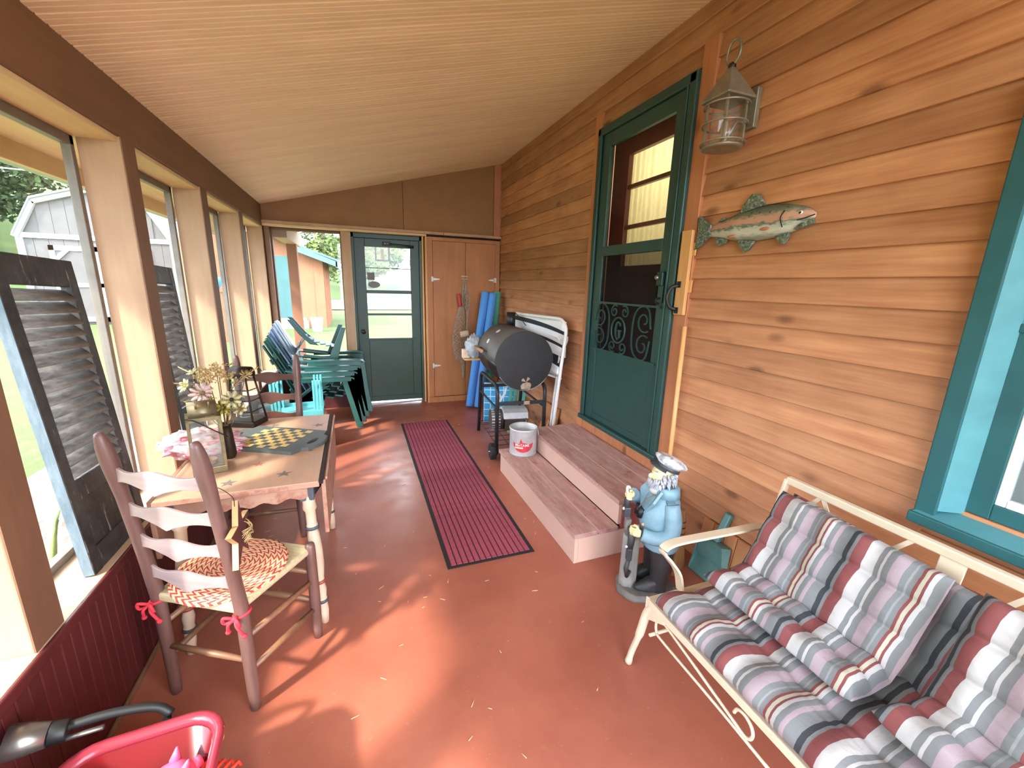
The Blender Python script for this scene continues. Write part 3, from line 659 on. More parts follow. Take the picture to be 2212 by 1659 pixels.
# ================================================================ LEFT SIDE: chairs, table, things on it
m_chair = wood('worn_brown_chair_wood', S(88, 58, 50), S(124, 92, 84), 2, 3, 9, .40, .12, 0, .08)
m_slat = wood('glare_pale_slat_wood', S(142, 116, 110), S(178, 156, 152), 0, 3, 9, .30, .08, 0, .08)  # near chair: pale tone is sky glare put into the slat colour
m_rung = wood('pale_rung_wood', S(100, 66, 46), S(148, 106, 76), 0, 3, 9, .45, .2)
m_rush = wood('woven_rush', S(168, 150, 112), S(204, 190, 152), 0, 14, 6, .9, .05, 0, .6)
def chair(label, loc, rz, group=None, ms=None):
    """ladder-back chair; local +y is forward, back posts at y=0"""
    th = thing('ladder_back_chair', label, 'chair', loc, rz, group)
    w = .17; D = .335; TOP = 1.075
    def lean(z): return -.075*max(0, (z-.43)/.645)**1.2
    for s in (-1, 1):
        prof = [(0, .017), (.05, .0195), (.40, .022), (.44, .0225), (.62, .021), (.85, .0195), (.93, .0225), (.98, .024), (1.03, .0215), (1.062, .016), (TOP, .012), (TOP+.004, .003)]
        MB().tube([(s*w, lean(z), z) for z, r in prof], [r for z, r in prof], 14).build('back_post', m_chair, th)
        MB().tube([(s*(w+.03), D, z) for z in (0, .05, .2, .40, .455, .468, .472)], [.017, .019, .022, .021, .020, .016, .004], 14).build('front_leg', m_chair, th)
        for z in (.15, .29): MB().tube([(s*w, 0, z+.02), (s*(w+.015), D/2, z+.01), (s*(w+.03), D, z)], [.010, .0125, .010], 10).build('side_stretcher', m_rung, th)
    for z in (.19, .33): MB().tube([(-w-.03, D, z), (0, D, z), (w+.03, D, z)], [.010, .0135, .010], 10).build('front_stretcher', m_rung, th)
    MB().tube([(-w, 0, .215), (0, 0, .215), (w, 0, .215)], [.010, .0125, .010], 10).build('back_stretcher', m_rung, th)
    for k, z in enumerate((.545, .675, .80, .93)):
        top = []; n = 24
        b = MB(); rs = []
        for i in range(n+1):
            u = -1+2*i/n; x = u*(w-.004)
            zt = z+.028+.008*math.cos(u*PI*1.6)
            zb = z-.026-.009*math.cos(u*PI*1.5)-(.012*max(0, 1-abs(u)*5))
            y = lean(z)-.022*(1-u*u)
            rs.append([(x, y-.005, zb), (x, y+.005, zb), (x, y+.005, zt), (x, y-.005, zt)])
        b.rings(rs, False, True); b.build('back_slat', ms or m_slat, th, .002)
    s = MB(); rs = []; zt = .452
    ring = lambda q, z: [(-(w+.0)*q, -.012+.0, z), ((w)*q, -.012, z), ((w+.035)*q, D+.012, z), (-(w+.035)*q, D+.012, z)]
    s.rings([ring(.96, zt-.035), ring(1.02, zt-.018), ring(.98, zt), ], True, True)
    s.build('woven_seat', m_rush, th, .006)
    for q in range(4):   # cord wraps along each rail
        pass
    return th
CA = R(-30)          # near chair looks towards +x+y
def cw(loc, rz, p):  # chair local to world
    c, s = math.cos(rz), math.sin(rz); return Vector((loc[0]+c*p[0]-s*p[1], loc[1]+s*p[0]+c*p[1], loc[2]+p[2]))
cl = (-.570, 1.548, 0)
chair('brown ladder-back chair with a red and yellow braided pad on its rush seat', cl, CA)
chair('brown ladder-back chair with shade-darkened slats pushed in at the table end by the green chair stack', (-.545, 2.93, 0), R(176), None, wood('shaded_slat_wood', S(74, 44, 34), S(104, 66, 52), 0, 3, 9, .5, .08))  # far chair: same slats, with shade put into a darker colour
# braided pad with ties
t = NT('braided_pad'); tc = t.n('TexCoord'); sx = t.n('SeparateXYZ'); t.l(tc.outputs['Object'], sx.inputs[0])
r_ = t.math('SQRT', t.math('ADD', t.math('MULTIPLY', sx.outputs[0], sx.outputs[0]), t.math('MULTIPLY', t.math('MULTIPLY', sx.outputs[1], 1.15), t.math('MULTIPLY', sx.outputs[1], 1.15))))
an = t.math('ARCTAN2', sx.outputs[1], sx.outputs[0])
ringv = t.math('MULTIPLY', r_, 46.0); fr = t.math('FRACT', ringv)
zig = t.math('PINGPONG', t.math('ADD', fr, 0), .5)
ph = t.math('FRACT', t.math('ADD', t.math('MULTIPLY', t.math('MULTIPLY', an, t.math('FLOOR', ringv)), .62), t.math('MULTIPLY', zig, 1.6)))
R_, Y_, W_ = S(196, 62, 50), S(226, 186, 84), S(238, 226, 196)
c = t.ramp(ph, [(0, R_), (.34, W_), (.5, Y_), (.72, W_), (.86, R_)], 'CONSTANT'); t.col(c)
t.bump(t.math('ADD', zig, t.math('PINGPONG', ph, .12)), .7, .008); m_braid = t.set(.9)
pad = thing('seat_pad', 'oval braided seat pad in red, yellow and cream tied on the near chair', 'seat pad', cw(cl, CA, (0, .165, .453)), CA)
b = MB(); n = 40; rs = []
for q, z in ((.97, .002), (1.0, .006), (.99, .012), (.94, .0155), (.6, .016), (.2, .0162), (.02, .0162)):
    rs.append([(.196*q*math.cos(2*PI*k/n), .19*q*math.sin(2*PI*k/n)-.018, z+.004*math.sin(4*PI*k/n)*q-.03*max(0, -math.sin(2*PI*k/n)*q-.72)) for k in range(n)])
b.rings(rs, True, True); b.build('pad', m_braid, pad)
m_tie = flat('red_tie_cord', S(206, 48, 62), .8, 0, .15, 40)
for s in (-1, 1):
    px, py, pz = s*.17, -.165, -.035
    b = MB(); b.tube([(px+.026*math.cos(a*PI/6), py+.026*math.sin(a*PI/6), pz+.006*math.sin(a*PI/6+1)) for a in range(12)], .005, 6, True)
    b.tube(smooth_path([(s*.12, -.09, .008), (s*.15, -.13, .0), (px, py+.028, pz)], 3), .005, 6)
    for dx, dz in ((-.03, -.055), (.032, -.06)): b.tube(smooth_path([(px, py-.028, pz), (px+dx*.5, py-.045, pz-.015), (px+dx, py-.035, pz+dz)], 4), .0055, 6); b.ball((px+dx, py-.035, pz+dz), .009, 8, 6)
    for sg in (-1, 1): b.tube(smooth_path([(px, py-.03, pz), (px+sg*.026, py-.05, pz+.014), (px+sg*.03, py-.045, pz-.012), (px, py-.032, pz-.004)], 4), .0055, 6)
    b.ball((px, py-.032, pz), .011, 8, 6)
    b.build('tie', m_tie, pad)
# star ornament hung on the near chair's right post
p = cw(cl, CA, (.17, -.03, .72))
st = thing('star_ornament', 'maroon wooden star with raffia hung on the near chair post', 'ornament', (p.x+.035, p.y+.03, p.z), R(90))
m_star = flat('maroon_star_paint', S(92, 40, 40), .6, 0, .15, 20); m_raff = flat('raffia', S(196, 172, 120), .9, 0, .2, 40); m_edge = flat('raw_wood_edge', S(206, 164, 112), .7)
poly = [((.115 if i % 2 == 0 else .046)*math.sin(i*PI/5+.1), (.115 if i % 2 == 0 else .046)*math.cos(i*PI/5+.1)) for i in range(10)]
MB().prism(poly, -.010, .010, Matrix(((1,0,0,0),(0,0,-1,0),(0,1,0,0),(0,0,0,1)))).build('star', m_star, st, .001)
MB().prism([(x*1.004, y*1.004) for x, y in poly], -.0085, .0085, Matrix(((1,0,0,0),(0,0,-1,0),(0,1,0,0),(0,0,0,1)))).build('edge_band', m_edge, st)
r = random.Random(2); b = MB()
for i in range(26):
    a = r.uniform(0, 2*PI); l = r.uniform(.02, .05); b.tube(smooth_path([(0, -.012, 0), (.5*l*math.cos(a), -.03-r.uniform(0, .012), .5*l*math.sin(a)), (l*math.cos(a+.6), -.022, l*math.sin(a+.6))], 3), .0011, 4)
b.build('raffia_bow', m_raff, st)
MB().tube(smooth_path([(0, 0, .10), (-.01, .0, .14), (-.035, .03, .19), (-.05, .03, .16)], 4), .0012, 5).build('hanging_wire', m_black, st)
# ---- table
m_top = wood('worn_tan_table_paint', S(172, 134, 106), S(200, 160, 130), 1, 2.4, 7, .45, .03, 0, .08)
m_edgep = wood('worn_pink_table_edge', S(160, 120, 100), S(192, 150, 126), 0, 3, 6, .55, .05, 0, .15, S(158, 104, 84))
m_leg = flat('cream_table_leg_paint', S(204, 178, 152), .5, 0, .1, 18); m_bandb = flat('blue_grey_band_paint', S(74, 80, 88), .5, 0, .2, 30); m_bandr = flat('rust_band_paint', S(158, 74, 54), .5, 0, .2, 30)
ZT = .725
tb = thing('drop_leaf_table', 'worn tan painted drop-leaf table with painted stars and banded legs', 'table', (-.465, 2.275, 0))
TX, TY = .285, .49
MB().bb((-TX, -TY, ZT-.022), (TX, TY, ZT)).build('tabletop', m_top, tb, .003)
MB().bb((-TX-.002, -TY-.003, ZT-.024), (TX+.002, -TY+.004, ZT-.004)).build('top_edge', m_edgep, tb, .002)
for s in (-1, 1):   # scalloped end aprons
    n = 28; pts = [(-TX+.05, ZT-.022)]+[(TX-.05, ZT-.022)]
    low = [(TX-.05-(2*TX-.1)*i/n, ZT-.085-.008*math.sin(i*1.1)-.010*math.sin(i/n*PI)) for i in range(n+1)]
    b = MB().prism(pts+low, 0, .02, Matrix(((1,0,0,0),(0,0,1,s*(TY-.05)-.01),(0,1,0,0),(0,0,0,1)))); b.build('end_apron', m_edgep, tb)
for s in (-1, 1): MB().bb((s*(TX-.055)-.01, -TY+.05, ZT-.1), (s*(TX-.055)+.01, TY-.05, ZT-.022)).build('side_apron', m_edgep, tb)
for sx_ in (-1, 1):
    for sy in (-1, 1):
        x0, y0 = sx_*(TX-.055), sy*(TY-.07); x1, y1 = sx_*(TX-.025), sy*(TY-.035)
        if sy > 0: y1 = sy*(TY-.14)
        prof = [(.655, .027), (.60, .026), (.575, .029), (.56, .021), (.50, .021), (.485, .028), (.47, .020), (.455, .024), (.38, .029), (.30, .028), (.24, .021), (.225, .019), (.215, .026), (.20, .019), (.17, .024), (.13, .019), (.115, .025), (.10, .020), (.06, .022), (.0, .017)]
        q = lambda z: (x0+(x1-x0)*(1-z/.7), y0+(y1-y0)*(1-z/.7), z)
        lg = MB().tube([q(z) for z, r in prof], [r for z, r in prof], 16).build('leg', m_leg, tb)
        MB().box((x0, y0, .662), (.058, .058, .085)).build('corner_block', m_bandb, lg, .004)
        for zz, mm, rr in ((.485, m_bandb, .0285), (.215, m_bandr, .0265), (.115, m_bandb, .0255)):
            a = Vector(q(zz-.007)); c_ = Vector(q(zz+.007)); MB().cyl(a, c_, rr, n=16).build('painted_band', mm, lg)
lf = MB().bb((TX+.006, -TY+.04, ZT-.27), (TX+.024, TY-.02, ZT-.014)).build('drop_leaf', m_edgep, tb, .003)
MB().bb((TX+.002, -TY+.01, ZT-.018), (TX+.016, TY-.01, ZT-.002)).build('hinge_strip', m_dark, tb, .001)
MB().bb((TX+.024, -TY+.04, ZT-.014), (TX+.032, TY-.02, ZT-.001)).build('leaf_lip', m_edgep, tb, .002)
MB().bb((-TX-.03, -TY+.03, ZT-.26), (-TX-.012, TY-.02, ZT-.014)).build('drop_leaf', m_edgep, tb, .003)
MB().strip([(TX-.06, -TY+.06, ZT-.12), (TX+.004, -TY+.12, ZT-.05)], .012, .02).build('leaf_bracket', m_dark, tb)
m_sblue = flat('faded_blue_grey_star', S(118, 104, 98), .6, 0, .15, 60); m_sred = flat('faded_red_star', S(180, 104, 84), .6, 0, .15, 60)
star_b = MB().prism([((.034 if i % 2 == 0 else .014)*math.sin(i*PI/5), (.034 if i % 2 == 0 else .014)*math.cos(i*PI/5)) for i in range(10)], 0, .0006)
for i, (x, y, m, s_) in enumerate(((-.06, -.40, m_sblue, 1), (.14, -.37, m_sblue, 1), (.02, -.23, m_sred, .8), (.225, -.12, m_sblue, .5), (.16, -.10, m_sblue, .5), (.24, .10, m_sblue, .9), (.235, .28, m_sblue, 1), (.0, .34, m_sblue, 1), (-.2, -.35, m_sblue, 1))):
    o = star_b.build('painted_star', m, tb); o.location = (x, y, ZT); o.rotation_euler = (0, 0, i*1.3); o.scale = (s_, s_, 1)
# ---- checkerboard
m_cb = flat('slate_green_board_paint', S(82, 88, 84), .5, 0, .12, 20); m_sq = flat('mustard_square_paint', S(214, 178, 106), .55, 0, .12, 25)
cbd = thing('checkerboard', 'slate grey checkerboard with mustard squares and scalloped handled ends', 'game board', (-.425, 2.345, ZT), R(-28))
def end_prof(s):   # scalloped end outline from +y to -y
    return [(.20, .155), (.215, .10), (.245, .085), (.262, .045), (.272, 0), (.262, -.045), (.245, -.085), (.215, -.10), (.20, -.155)]
e = end_prof(1); out = [(x, y) for x, y in e]+[(-x, y) for x, y in reversed(e)]
def hole(s):
    return [(s*(.215+.016*math.cos(a)), .045*math.sin(a)) for a in [2*PI*i/14 for i in range(14)]]
bm = bmesh.new()
def loop(pts, z): return [bm.verts.new((x, y, z)) for x, y in pts]
es = []
for pts in (out, hole(1), hole(-1)):
    vv = loop(pts, 0); es += [bm.edges.new((vv[i], vv[(i+1) % len(vv)])) for i in range(len(vv))]
bmesh.ops.triangle_fill(bm, use_beauty=True, edges=es)
rg = bmesh.ops.extrude_face_region(bm, geom=bm.faces[:]); bmesh.ops.translate(bm, verts=[v_ for v_ in rg['geom'] if isinstance(v_, bmesh.types.BMVert)], vec=(0, 0, .018)); bmesh.ops.recalc_face_normals(bm, faces=bm.faces)
me = bpy.data.meshes.new('board'); bm.to_mesh(me); bm.free(); o = bpy.data.objects.new('board', me); COL.objects.link(o); me.materials.append(m_cb); o.parent = cbd
q = .0335; sq = MB().bb((-q/2, -q/2, 0), (q/2, q/2, .0008)); s0 = None
for i in range(8):
    for j in range(8):
        if (i+j) % 2: continue
        if s0 is None: s0 = o = sq.build('square', m_sq, cbd)
        else: o = inst(s0, cbd)
        o.location = ((i-3.5)*q, (j-3.5)*q, .018)
# ---- lanterns
m_brass = flat('dull_brass_lantern', S(128, 114, 84), .42, .6, .2, 30); m_bronze = flat('dark_bronze_lantern', S(52, 40, 30), .45, .5, .3, 30); m_lglass = glassy('lantern_glass', (.96, .97, .96, 1), 1.45, dirt=.05)
ln = thing('candle_lantern', 'tall brass-framed glass lantern standing by the near table corner', 'lantern', (-.63, 2.045, ZT), R(18))
b = MB().bb((-.062, -.062, 0), (.062, .062, .032)); b.build('base', m_brass, ln, .004)
for x in (-.055, .055):
    for y in (-.055, .055): MB().bb((x-.006, y-.006, .032), (x+.006, y+.006, .25)).build('corner_bar', m_brass, ln, .001)
for s in (-1, 1):
    MB().bb((-.05, s*.055-.0015, .034), (.05, s*.055+.0015, .245)).build('pane', m_lglass, ln); MB().bb((s*.055-.0015, -.05, .034), (s*.055+.0015, .05, .245)).build('pane', m_lglass, ln)
    MB().bb((-.061, s*.055-.006, .24), (.061, s*.055+.006, .256)).build('top_bar', m_brass, ln); MB().bb((s*.055-.006, -.061, .24), (s*.055+.006, .061, .256)).build('top_bar', m_brass, ln)
MB().lathe([(.03, .033), (.032, .05), (.028, .05), (.026, .036)], 16).build('candle_cup', m_rung, ln)
hd = MB(); n = 10
hd.rings([[(x, .045*math.cos(a)+z0, .256+.06*math.sin(a)) for a in [PI*i/n for i in range(n+1)]]+[(x, .043*math.cos(a)+z0, .256+.057*math.sin(a)) for a in [PI*i/n for i in range(n, -1, -1)]] for x, z0 in ((-.05, 0), (.05, 0))], True, True); hd.build('hood', m_brass, ln)
for x in (-.02, .025): MB().cyl((x, -.03, .28), (x, -.045, .32), .004, n=8).build('hood_rod', m_brass, ln)
MB().tube(smooth_path([(-.06, -.05, .25), (-.03, -.075, .25), (.03, -.08, .20), (.075, -.07, .16)], 4), .0025, 5).build('latch_wire', m_black, ln)
l2 = thing('candle_lantern', 'dark bronze tapered lantern with arched hood at the far table end', 'lantern', (-.615, 2.685, ZT), R(-22))
MB().bb((-.082, -.07, 0), (.082, .07, .034)).build('base', m_bronze, l2, .006)
def tp(x, y, z): k = 1-.42*(z-.034)/.25; return (x*k, y*k, z)
for x in (-.074, .074):
    for y in (-.062, .062): MB().tube([tp(x, y, .034), tp(x, y, .285)], .006, 6).build('corner_bar', m_bronze, l2)
for z in (.09, .15, .21):
    MB().tube([tp(-.074, -.062, z), tp(.074, -.062, z)], .003, 5).build('guard_wire', m_bronze, l2); MB().tube([tp(.074, -.062, z), tp(.074, .062, z)], .003, 5).build('guard_wire', m_bronze, l2)
for s in (-1, 1):
    b = MB(); b.add([tp(-.07, s*.058, .036), tp(.07, s*.058, .036), tp(.07, s*.058, .28), tp(-.07, s*.058, .28)], [(0, 1, 2, 3)]); b.build('pane', m_lglass, l2)
    b = MB(); b.add([tp(s*.07, -.058, .036), tp(s*.07, .058, .036), tp(s*.07, .058, .28), tp(s*.07, -.058, .28)], [(0, 1, 2, 3)]); b.build('pane', m_lglass, l2)
MB().tube([(.03*math.cos(a*PI/10), .03*math.sin(a*PI/10), .05) for a in range(20)], .004, 6, True).build('candle_ring', m_steel, l2)
b = MB().bb((-.05, -.045, .280), (.05, .045, .292)); b.build('cap_plate', m_bronze, l2, .002)
b = MB(); n = 12; b.rings([[(x, .046*math.cos(PI*i/n), .292+.05*math.sin(PI*i/n)) for i in range(n+1)]+[(x, .042*math.cos(PI*i/n), .292+.046*math.sin(PI*i/n)) for i in range(n, -1, -1)] for x in (-.05, .05)], True, True); b.build('arched_hood', m_bronze, l2)
# ---- dried flowers
fa = thing('flower_arrangement', 'dried flower arrangement in a dark vase beside the brass lantern', 'flowers', (-.585, 2.17, ZT))
MB().lathe([(.022, 0), (.03, .02), (.024, .12), (.02, .16), (.028, .17), (.022, .17), (.016, .03)], 14).build('vase', m_bronze, fa)
m_stem = flat('dry_stem', S(112, 92, 48), .8); m_yl = flat('yellow_green_leaf', S(178, 168, 76), .7, 0, .2, 30); m_tanf = flat('dry_tan_blossom', S(186, 158, 106), .8, 0, .25, 60); m_pinkf = flat('pale_pink_petal', S(216, 178, 164), .7, 0, .1, 30); m_crm = flat('cream_petal', S(222, 212, 160), .7, 0, .1, 30)
r = random.Random(11)
def stem(p): MB().tube(smooth_path([(0, 0, .12), (p[0]*.4, p[1]*.4, .2), p], 4), .002, 5).build('stem', m_stem, fa)
def bloom(p, n, rad, m, mc, tilt):
    e_ = Euler(tilt).to_matrix().to_4x4(); T = Matrix.Translation(p) @ e_
    fl_ = MB()
    for i in range(n):
        a = 2*PI*i/n; d = Vector((math.cos(a), math.sin(a), 0)); sd = Vector((-d.y, d.x, 0)); w = rad*1.9/n
        rs = [[d*(rad*q)+sd*(w*ww)+Vector((0, 0, rad*.28*q*q)), d*(rad*q)-sd*(w*ww)+Vector((0, 0, rad*.28*q*q)), d*(rad*q)-sd*(w*ww*.5)+Vector((0, 0, rad*.28*q*q-.002))] for q, ww in ((.08, .4), (.5, 1.1), (.85, .9), (1, .25))]
        fl_.rings(rs, True, True, False, T)
    f_ = fl_.build('flower', m, fa); MB().ball(p, rad*.22, 8, 6).build('flower_centre', mc, f_)
for p, n, rad, m, mc, ti in (((.055, -.075, .30), 8, .04, m_crm, m_dark, (R(60), R(25), 0)), ((-.05, -.07, .335), 10, .05, m_pinkf, m_stem, (R(50), R(-15), 0)), ((-.125, -.02, .36), 7, .032, m_crm, m_yl, (R(40), R(-50), 0)), ((-.09, -.02, .42), 6, .024, m_crm, m_yl, (R(20), R(-30), 0)), ((.10, .02, .39), 7, .028, m_tanf, m_dark, (R(30), R(30), 0)), ((.02, -.09, .27), 7, .034, m_yl, m_stem, (R(65), 0, 0)), ((.035, .01, .44), 7, .024, m_tanf, m_dark, (0, 0, 0)), ((.075, -.05, .25), 6, .03, m_crm, m_stem, (R(70), R(20), 0))):
    stem(p); bloom(p, n, rad, m, mc, ti)
for i in range(7):
    p = Vector((r.uniform(-.07, .07), r.uniform(-.06, .04), r.uniform(.37, .43))); stem(p); b = MB()
    for k in range(46):
        d = Vector((r.gauss(0, 1), r.gauss(0, 1), r.gauss(.3, 1))).normalized()*r.uniform(.008, .034); b.ball(p+d, r.uniform(.003, .0065), 5, 4)
    b.build('dried_cluster', m_tanf, fa)['kind'] = 'stuff'
def frond(p0, p1, n, m, wd):
    b = MB(); p0 = Vector(p0); p1 = Vector(p1); d = (p1-p0); sd = d.cross(Vector((0, .4, 1))).normalized(); b.tube([p0, p0+d*.5+Vector((0, 0, .01)), p1], .0015, 4)
    for i in range(1, n):
        q = i/n; c_ = p0+d*q+Vector((0, 0, .02*q*(1-q)*2))
        for s in (-1, 1):
            e_ = c_+sd*(s*wd*(1-.75*q))+d*.16; u = (e_-c_).cross(d).normalized()*.0012; w = d.normalized()*.006
            b.rings([[c_-w*.4, c_+u, c_+w*.4], [(c_+e_)/2-w, (c_+e_)/2+u, (c_+e_)/2+w], [e_-w*.1, e_+u*.2, e_+w*.1]], True, True)
    b.build('leaf_frond', m, fa)
frond((-.01, -.03, .30), (-.12, -.07, .30), 9, m_yl, .035); frond((.03, -.02, .30), (.04, -.10, .235), 8, m_yl, .03); frond((.04, 0, .33), (.16, -.02, .43), 9, m_tanf, .025); frond((-.03, 0, .34), (-.15, .01, .44), 8, m_crm, .014); frond((.02, -.02, .3), (.10, -.05, .30), 8, m_yl, .03); frond((-.04, -.02, .34), (-.16, -.03, .375), 8, m_tanf, .012)
# ---- crumpled pink and white plastic bag behind the lantern
t = NT('pink_striped_plastic'); f = t.noise(t.coord((9, 30, 14)), 1.0, 4, .6); t.col(t.ramp(f, [(.40, S(236, 222, 220)), (.5, S(232, 190, 190)), (.56, S(206, 74, 92)), (.66, S(238, 226, 224))])); t.p.inputs['Transmission Weight'].default_value = .15; m_bag = t.set(.28)
def crumple(name, m, parent, c_, rad, seed, n=26, m_=18, amp=.35):
    r = random.Random(seed); ks = [(Vector((r.gauss(0, 1), r.gauss(0, 1), r.gauss(0, 1))).normalized(), r.uniform(3, 9), r.uniform(0, 6)) for _ in range(9)]
    def fn(d): return 1+amp*sum(abs(math.sin(k*d.dot(a)*2+p_))-.5 for a, k, p_ in ks)/4
    return MB().ball(c_, rad, n, m_, None, fn).build(name, m, parent)
bg = crumple('plastic_bag', m_bag, None, (0, 0, 0), (.15, .12, .05), 5, 40, 26, .34); bg.location = (-.70, 2.26, ZT+.05); bg.rotation_euler = (R(8), R(8), R(24)); tag(bg, 'crumpled pink and white plastic bag lying behind the brass lantern', 'plastic bag')
# ---- louvred shutters on the window sill
t = NT('peeling_black_paint'); v = t.coord((5, 1, 1), 3); f = t.noise(v, 7, 8, .75); c = t.ramp(f, [(.4, S(34, 32, 32)), (.6, S(66, 62, 58))])
c = t.mix(t.ramp(t.noise(t.coord((26, 26, 3), 9), 1.6, 6, .75), [(.60, (0, 0, 0, 1)), (.66, (1, 1, 1, 1))]), c, S(150, 140, 126)); t.col(c); t.bump(f, .4, .004); m_shut = t.set(.6)
t = NT('faded_black_louvre'); f = t.noise(t.coord((1, 3, 20), 5), 3, 6, .7); t.col(t.ramp(f, [(.35, S(92, 90, 88)), (.7, S(150, 147, 141))])); m_louv = t.set(.6)
t = NT('lit_blue_grey_edge'); t.col(t.ramp(t.noise(t.coord((8, 8, 2)), 3, 6, .7), [(.35, S(78, 94, 104)), (.65, S(122, 136, 144))])); m_sedge = t.set(.7)  # pale blue is light on the side edge, put into the colour
def shutter(label, loc, rot, w, h, nl, split):
    """local: x thickness, y width, z up"""
    th = thing('louvred_shutter', label, 'shutter', loc, 0, None, rot); sw = .048; tk = .032
    for y in (0, w-sw):
        so_ = MB().bb((-tk/2, y, 0), (tk/2, y+sw, h)).build('stile', m_shut, th, .002)
    MB().bb((-tk/2+.001, -.0025, .004), (tk/2-.002, 0, h-.004)).build('lit_edge', m_sedge, th)
    MB().bb((-tk/2+.002, sw, h-.095), (tk/2-.002, w-sw, h)).build('top_rail', m_shut, th, .002); MB().bb((-tk/2+.002, sw, split-.035), (tk/2-.002, w-sw, split+.035)).build('middle_rail', m_shut, th, .002); MB().bb((-tk/2+.002, sw, 0), (tk/2-.002, w-sw, .085)).build('bottom_rail', m_shut, th, .002)
    MB().bb((-.006, sw, .085), (.006, w-sw, split-.035)).build('lower_panel', m_shut, th)
    z0, z1 = split+.045, h-.105; lv = None; sl = MB(); ca_, sa_ = math.cos(R(50)), math.sin(R(50)); sl.rings([[(.029*math.cos(a)*ca_+.007*math.sin(a)*sa_, yy, -.029*math.cos(a)*sa_+.007*math.sin(a)*ca_) for a in [2*PI*k/12 for k in range(12)]] for yy in (sw-.002, w-sw+.002)], True, True)
    for i in range(nl):
        if lv is None: o = lv = sl.build('louvre', m_louv, th)
        else: o = inst(lv, th)
        o.location = (0, 0, z0+(z1-z0)*(i+.5)/nl)
    return th
shutter('large black louvred shutter leaning on the sill beside the near chair', (-.905, 1.665, .532), (R(-2.5), R(-5.2), 0), .395, 1.085, 15, .30)
shutter('smaller weathered black shutter leaning between the second and third posts', (-.93, 2.68, .532), (R(-2.5), R(-4.2), 0), .36, 1.085, 16, .26)
# ================================================================ CENTRE AND FAR END
def text_mesh(txt, size, font_bold=False):
    cu_ = bpy.data.curves.new('lettering', 'FONT'); cu_.body = txt; cu_.size = size; cu_.align_x = 'CENTER'; cu_.align_y = 'CENTER'; cu_.offset = size*.012
    ob_ = bpy.data.objects.new('lettering', cu_); COL.objects.link(ob_); bpy.context.view_layer.update()
    me_ = bpy.data.meshes.new_from_object(ob_.evaluated_get(bpy.context.evaluated_depsgraph_get())); bpy.data.objects.remove(ob_); bpy.data.curves.remove(cu_); return me_
# ---- floor runner
t = NT('maroon_runner_carpet'); v = t.coord((1, 1, 1), 0); c = t.ramp(t.noise(v, 160, 4, .8), [(.3, S(124, 44, 58)), (.7, S(192, 92, 108))])
c = t.mix(t.ramp(t.noise(v, 2.2, 4), [(.45, (0, 0, 0, 1)), (.7, (.5, .5, .5, 1))]), c, S(96, 32, 42)); t.col(c); t.bump(t.noise(v, 300, 2), .6, .004); m_run = t.set(.95)
m_rub = flat('black_rubber_mat', S(34, 30, 30), .8, 0, .15, 20); m_groove = flat('maroon_mat_groove', S(66, 20, 28), .9)
rn = thing('floor_runner', 'maroon ribbed floor runner with a black rubber border', 'rug', (.682, 3.285, 0), R(-.35))
MB().bb((-.263, -1.297, .0005), (.263, 1.297, .004)).build('rubber_backing', m_rub, rn, .001)
MB().bb((-.243, -1.277, .0041), (.243, 1.277, .0048)).build('groove_bed', m_groove, rn)
nr = 14; pw = .484/nr; rb = MB(); rb.rings([[(-pw/2+.0034, y, 0), (-pw/2+.0044, y, .004), (pw/2-.0044, y, .004), (pw/2-.0034, y, 0)] for y in (-1.276, 1.276)], False, True); r0 = None
for i in range(nr):
    if r0 is None: r0 = o = rb.build('rib', m_run, rn)
    else: o = inst(r0, rn)
    o.location = (-.242+pw*(i+.5), 0, .0045)
# ---- steps
t = NT('worn_maroon_tread'); v = t.coord((6, 1, 6), 9); f = t.noise(v, 4, 7, .7); c = t.ramp(f, [(.3, S(156, 106, 98)), (.55, S(186, 142, 130)), (.75, S(208, 172, 156))])
c = t.mix(t.ramp(t.noise(t.coord((1, 1, 1), 4), 12, 6, .75), [(.5, (0, 0, 0, 1)), (.64, (.7, .7, .7, 1))]), c, S(166, 142, 122))
c = t.mix(t.ramp(t.noise(t.coord((2, 1, 2), 6), 9, 6, .8), [(.58, (0, 0, 0, 1)), (.66, (.8, .8, .8, 1))]), c, S(150, 72, 70)); t.col(c); t.bump(f, .2, .003); m_tread = t.set(.7)
m_riser = flat('pale_pink_step_paint', S(206, 168, 148), .6, 0, .04, 6); m_rend = flat('rough_red_step_end', S(150, 74, 70), .7, 0, .25, 12, .3)
stp = thing('porch_steps', 'two-tread wooden steps with worn maroon boards and pale pink risers', 'steps', (1.1, 2.46, 0))
def spb(name, a, b_, m, bev=.003): return MB().bb((a[0]-1.1, a[1]-2.46, a[2]), (b_[0]-1.1, b_[1]-2.46, b_[2])).build(name, m, stp, bev)
spb('riser', (1.105, 1.812, 0), (1.13, 3.112, .165), m_riser); spb('riser', (1.385, 1.815, .197), (1.41, 3.11, .33), m_riser)
spb('side_panel', (1.13, 1.812, 0), (1.81, 1.835, .165), m_riser); spb('side_panel', (1.13, 3.09, 0), (1.81, 3.112, .165), m_riser)
spb('end_block', (1.41, 1.812, .168), (1.81, 1.836, .33), m_rend); spb('end_block', (1.41, 3.09, .168), (1.81, 3.112, .33), m_riser)
for xa, xb in ((1.092, 1.245), (1.251, 1.383)): spb('tread_board', (xa, 1.80, .166), (xb, 3.12, .195), m_tread)
for xa, xb in ((1.372, 1.525), (1.531, 1.690), (1.696, 1.818)): spb('tread_board', (xa, 1.802, .331), (xb, 3.12, .36), m_tread)
for xg, zg in ((1.248, .186), (1.528, .351), (1.693, .351)): spb('pale_gap_strip', (xg-.0045, 1.806, zg-.01), (xg+.0045, 3.114, zg+.0075), m_riser, 0)
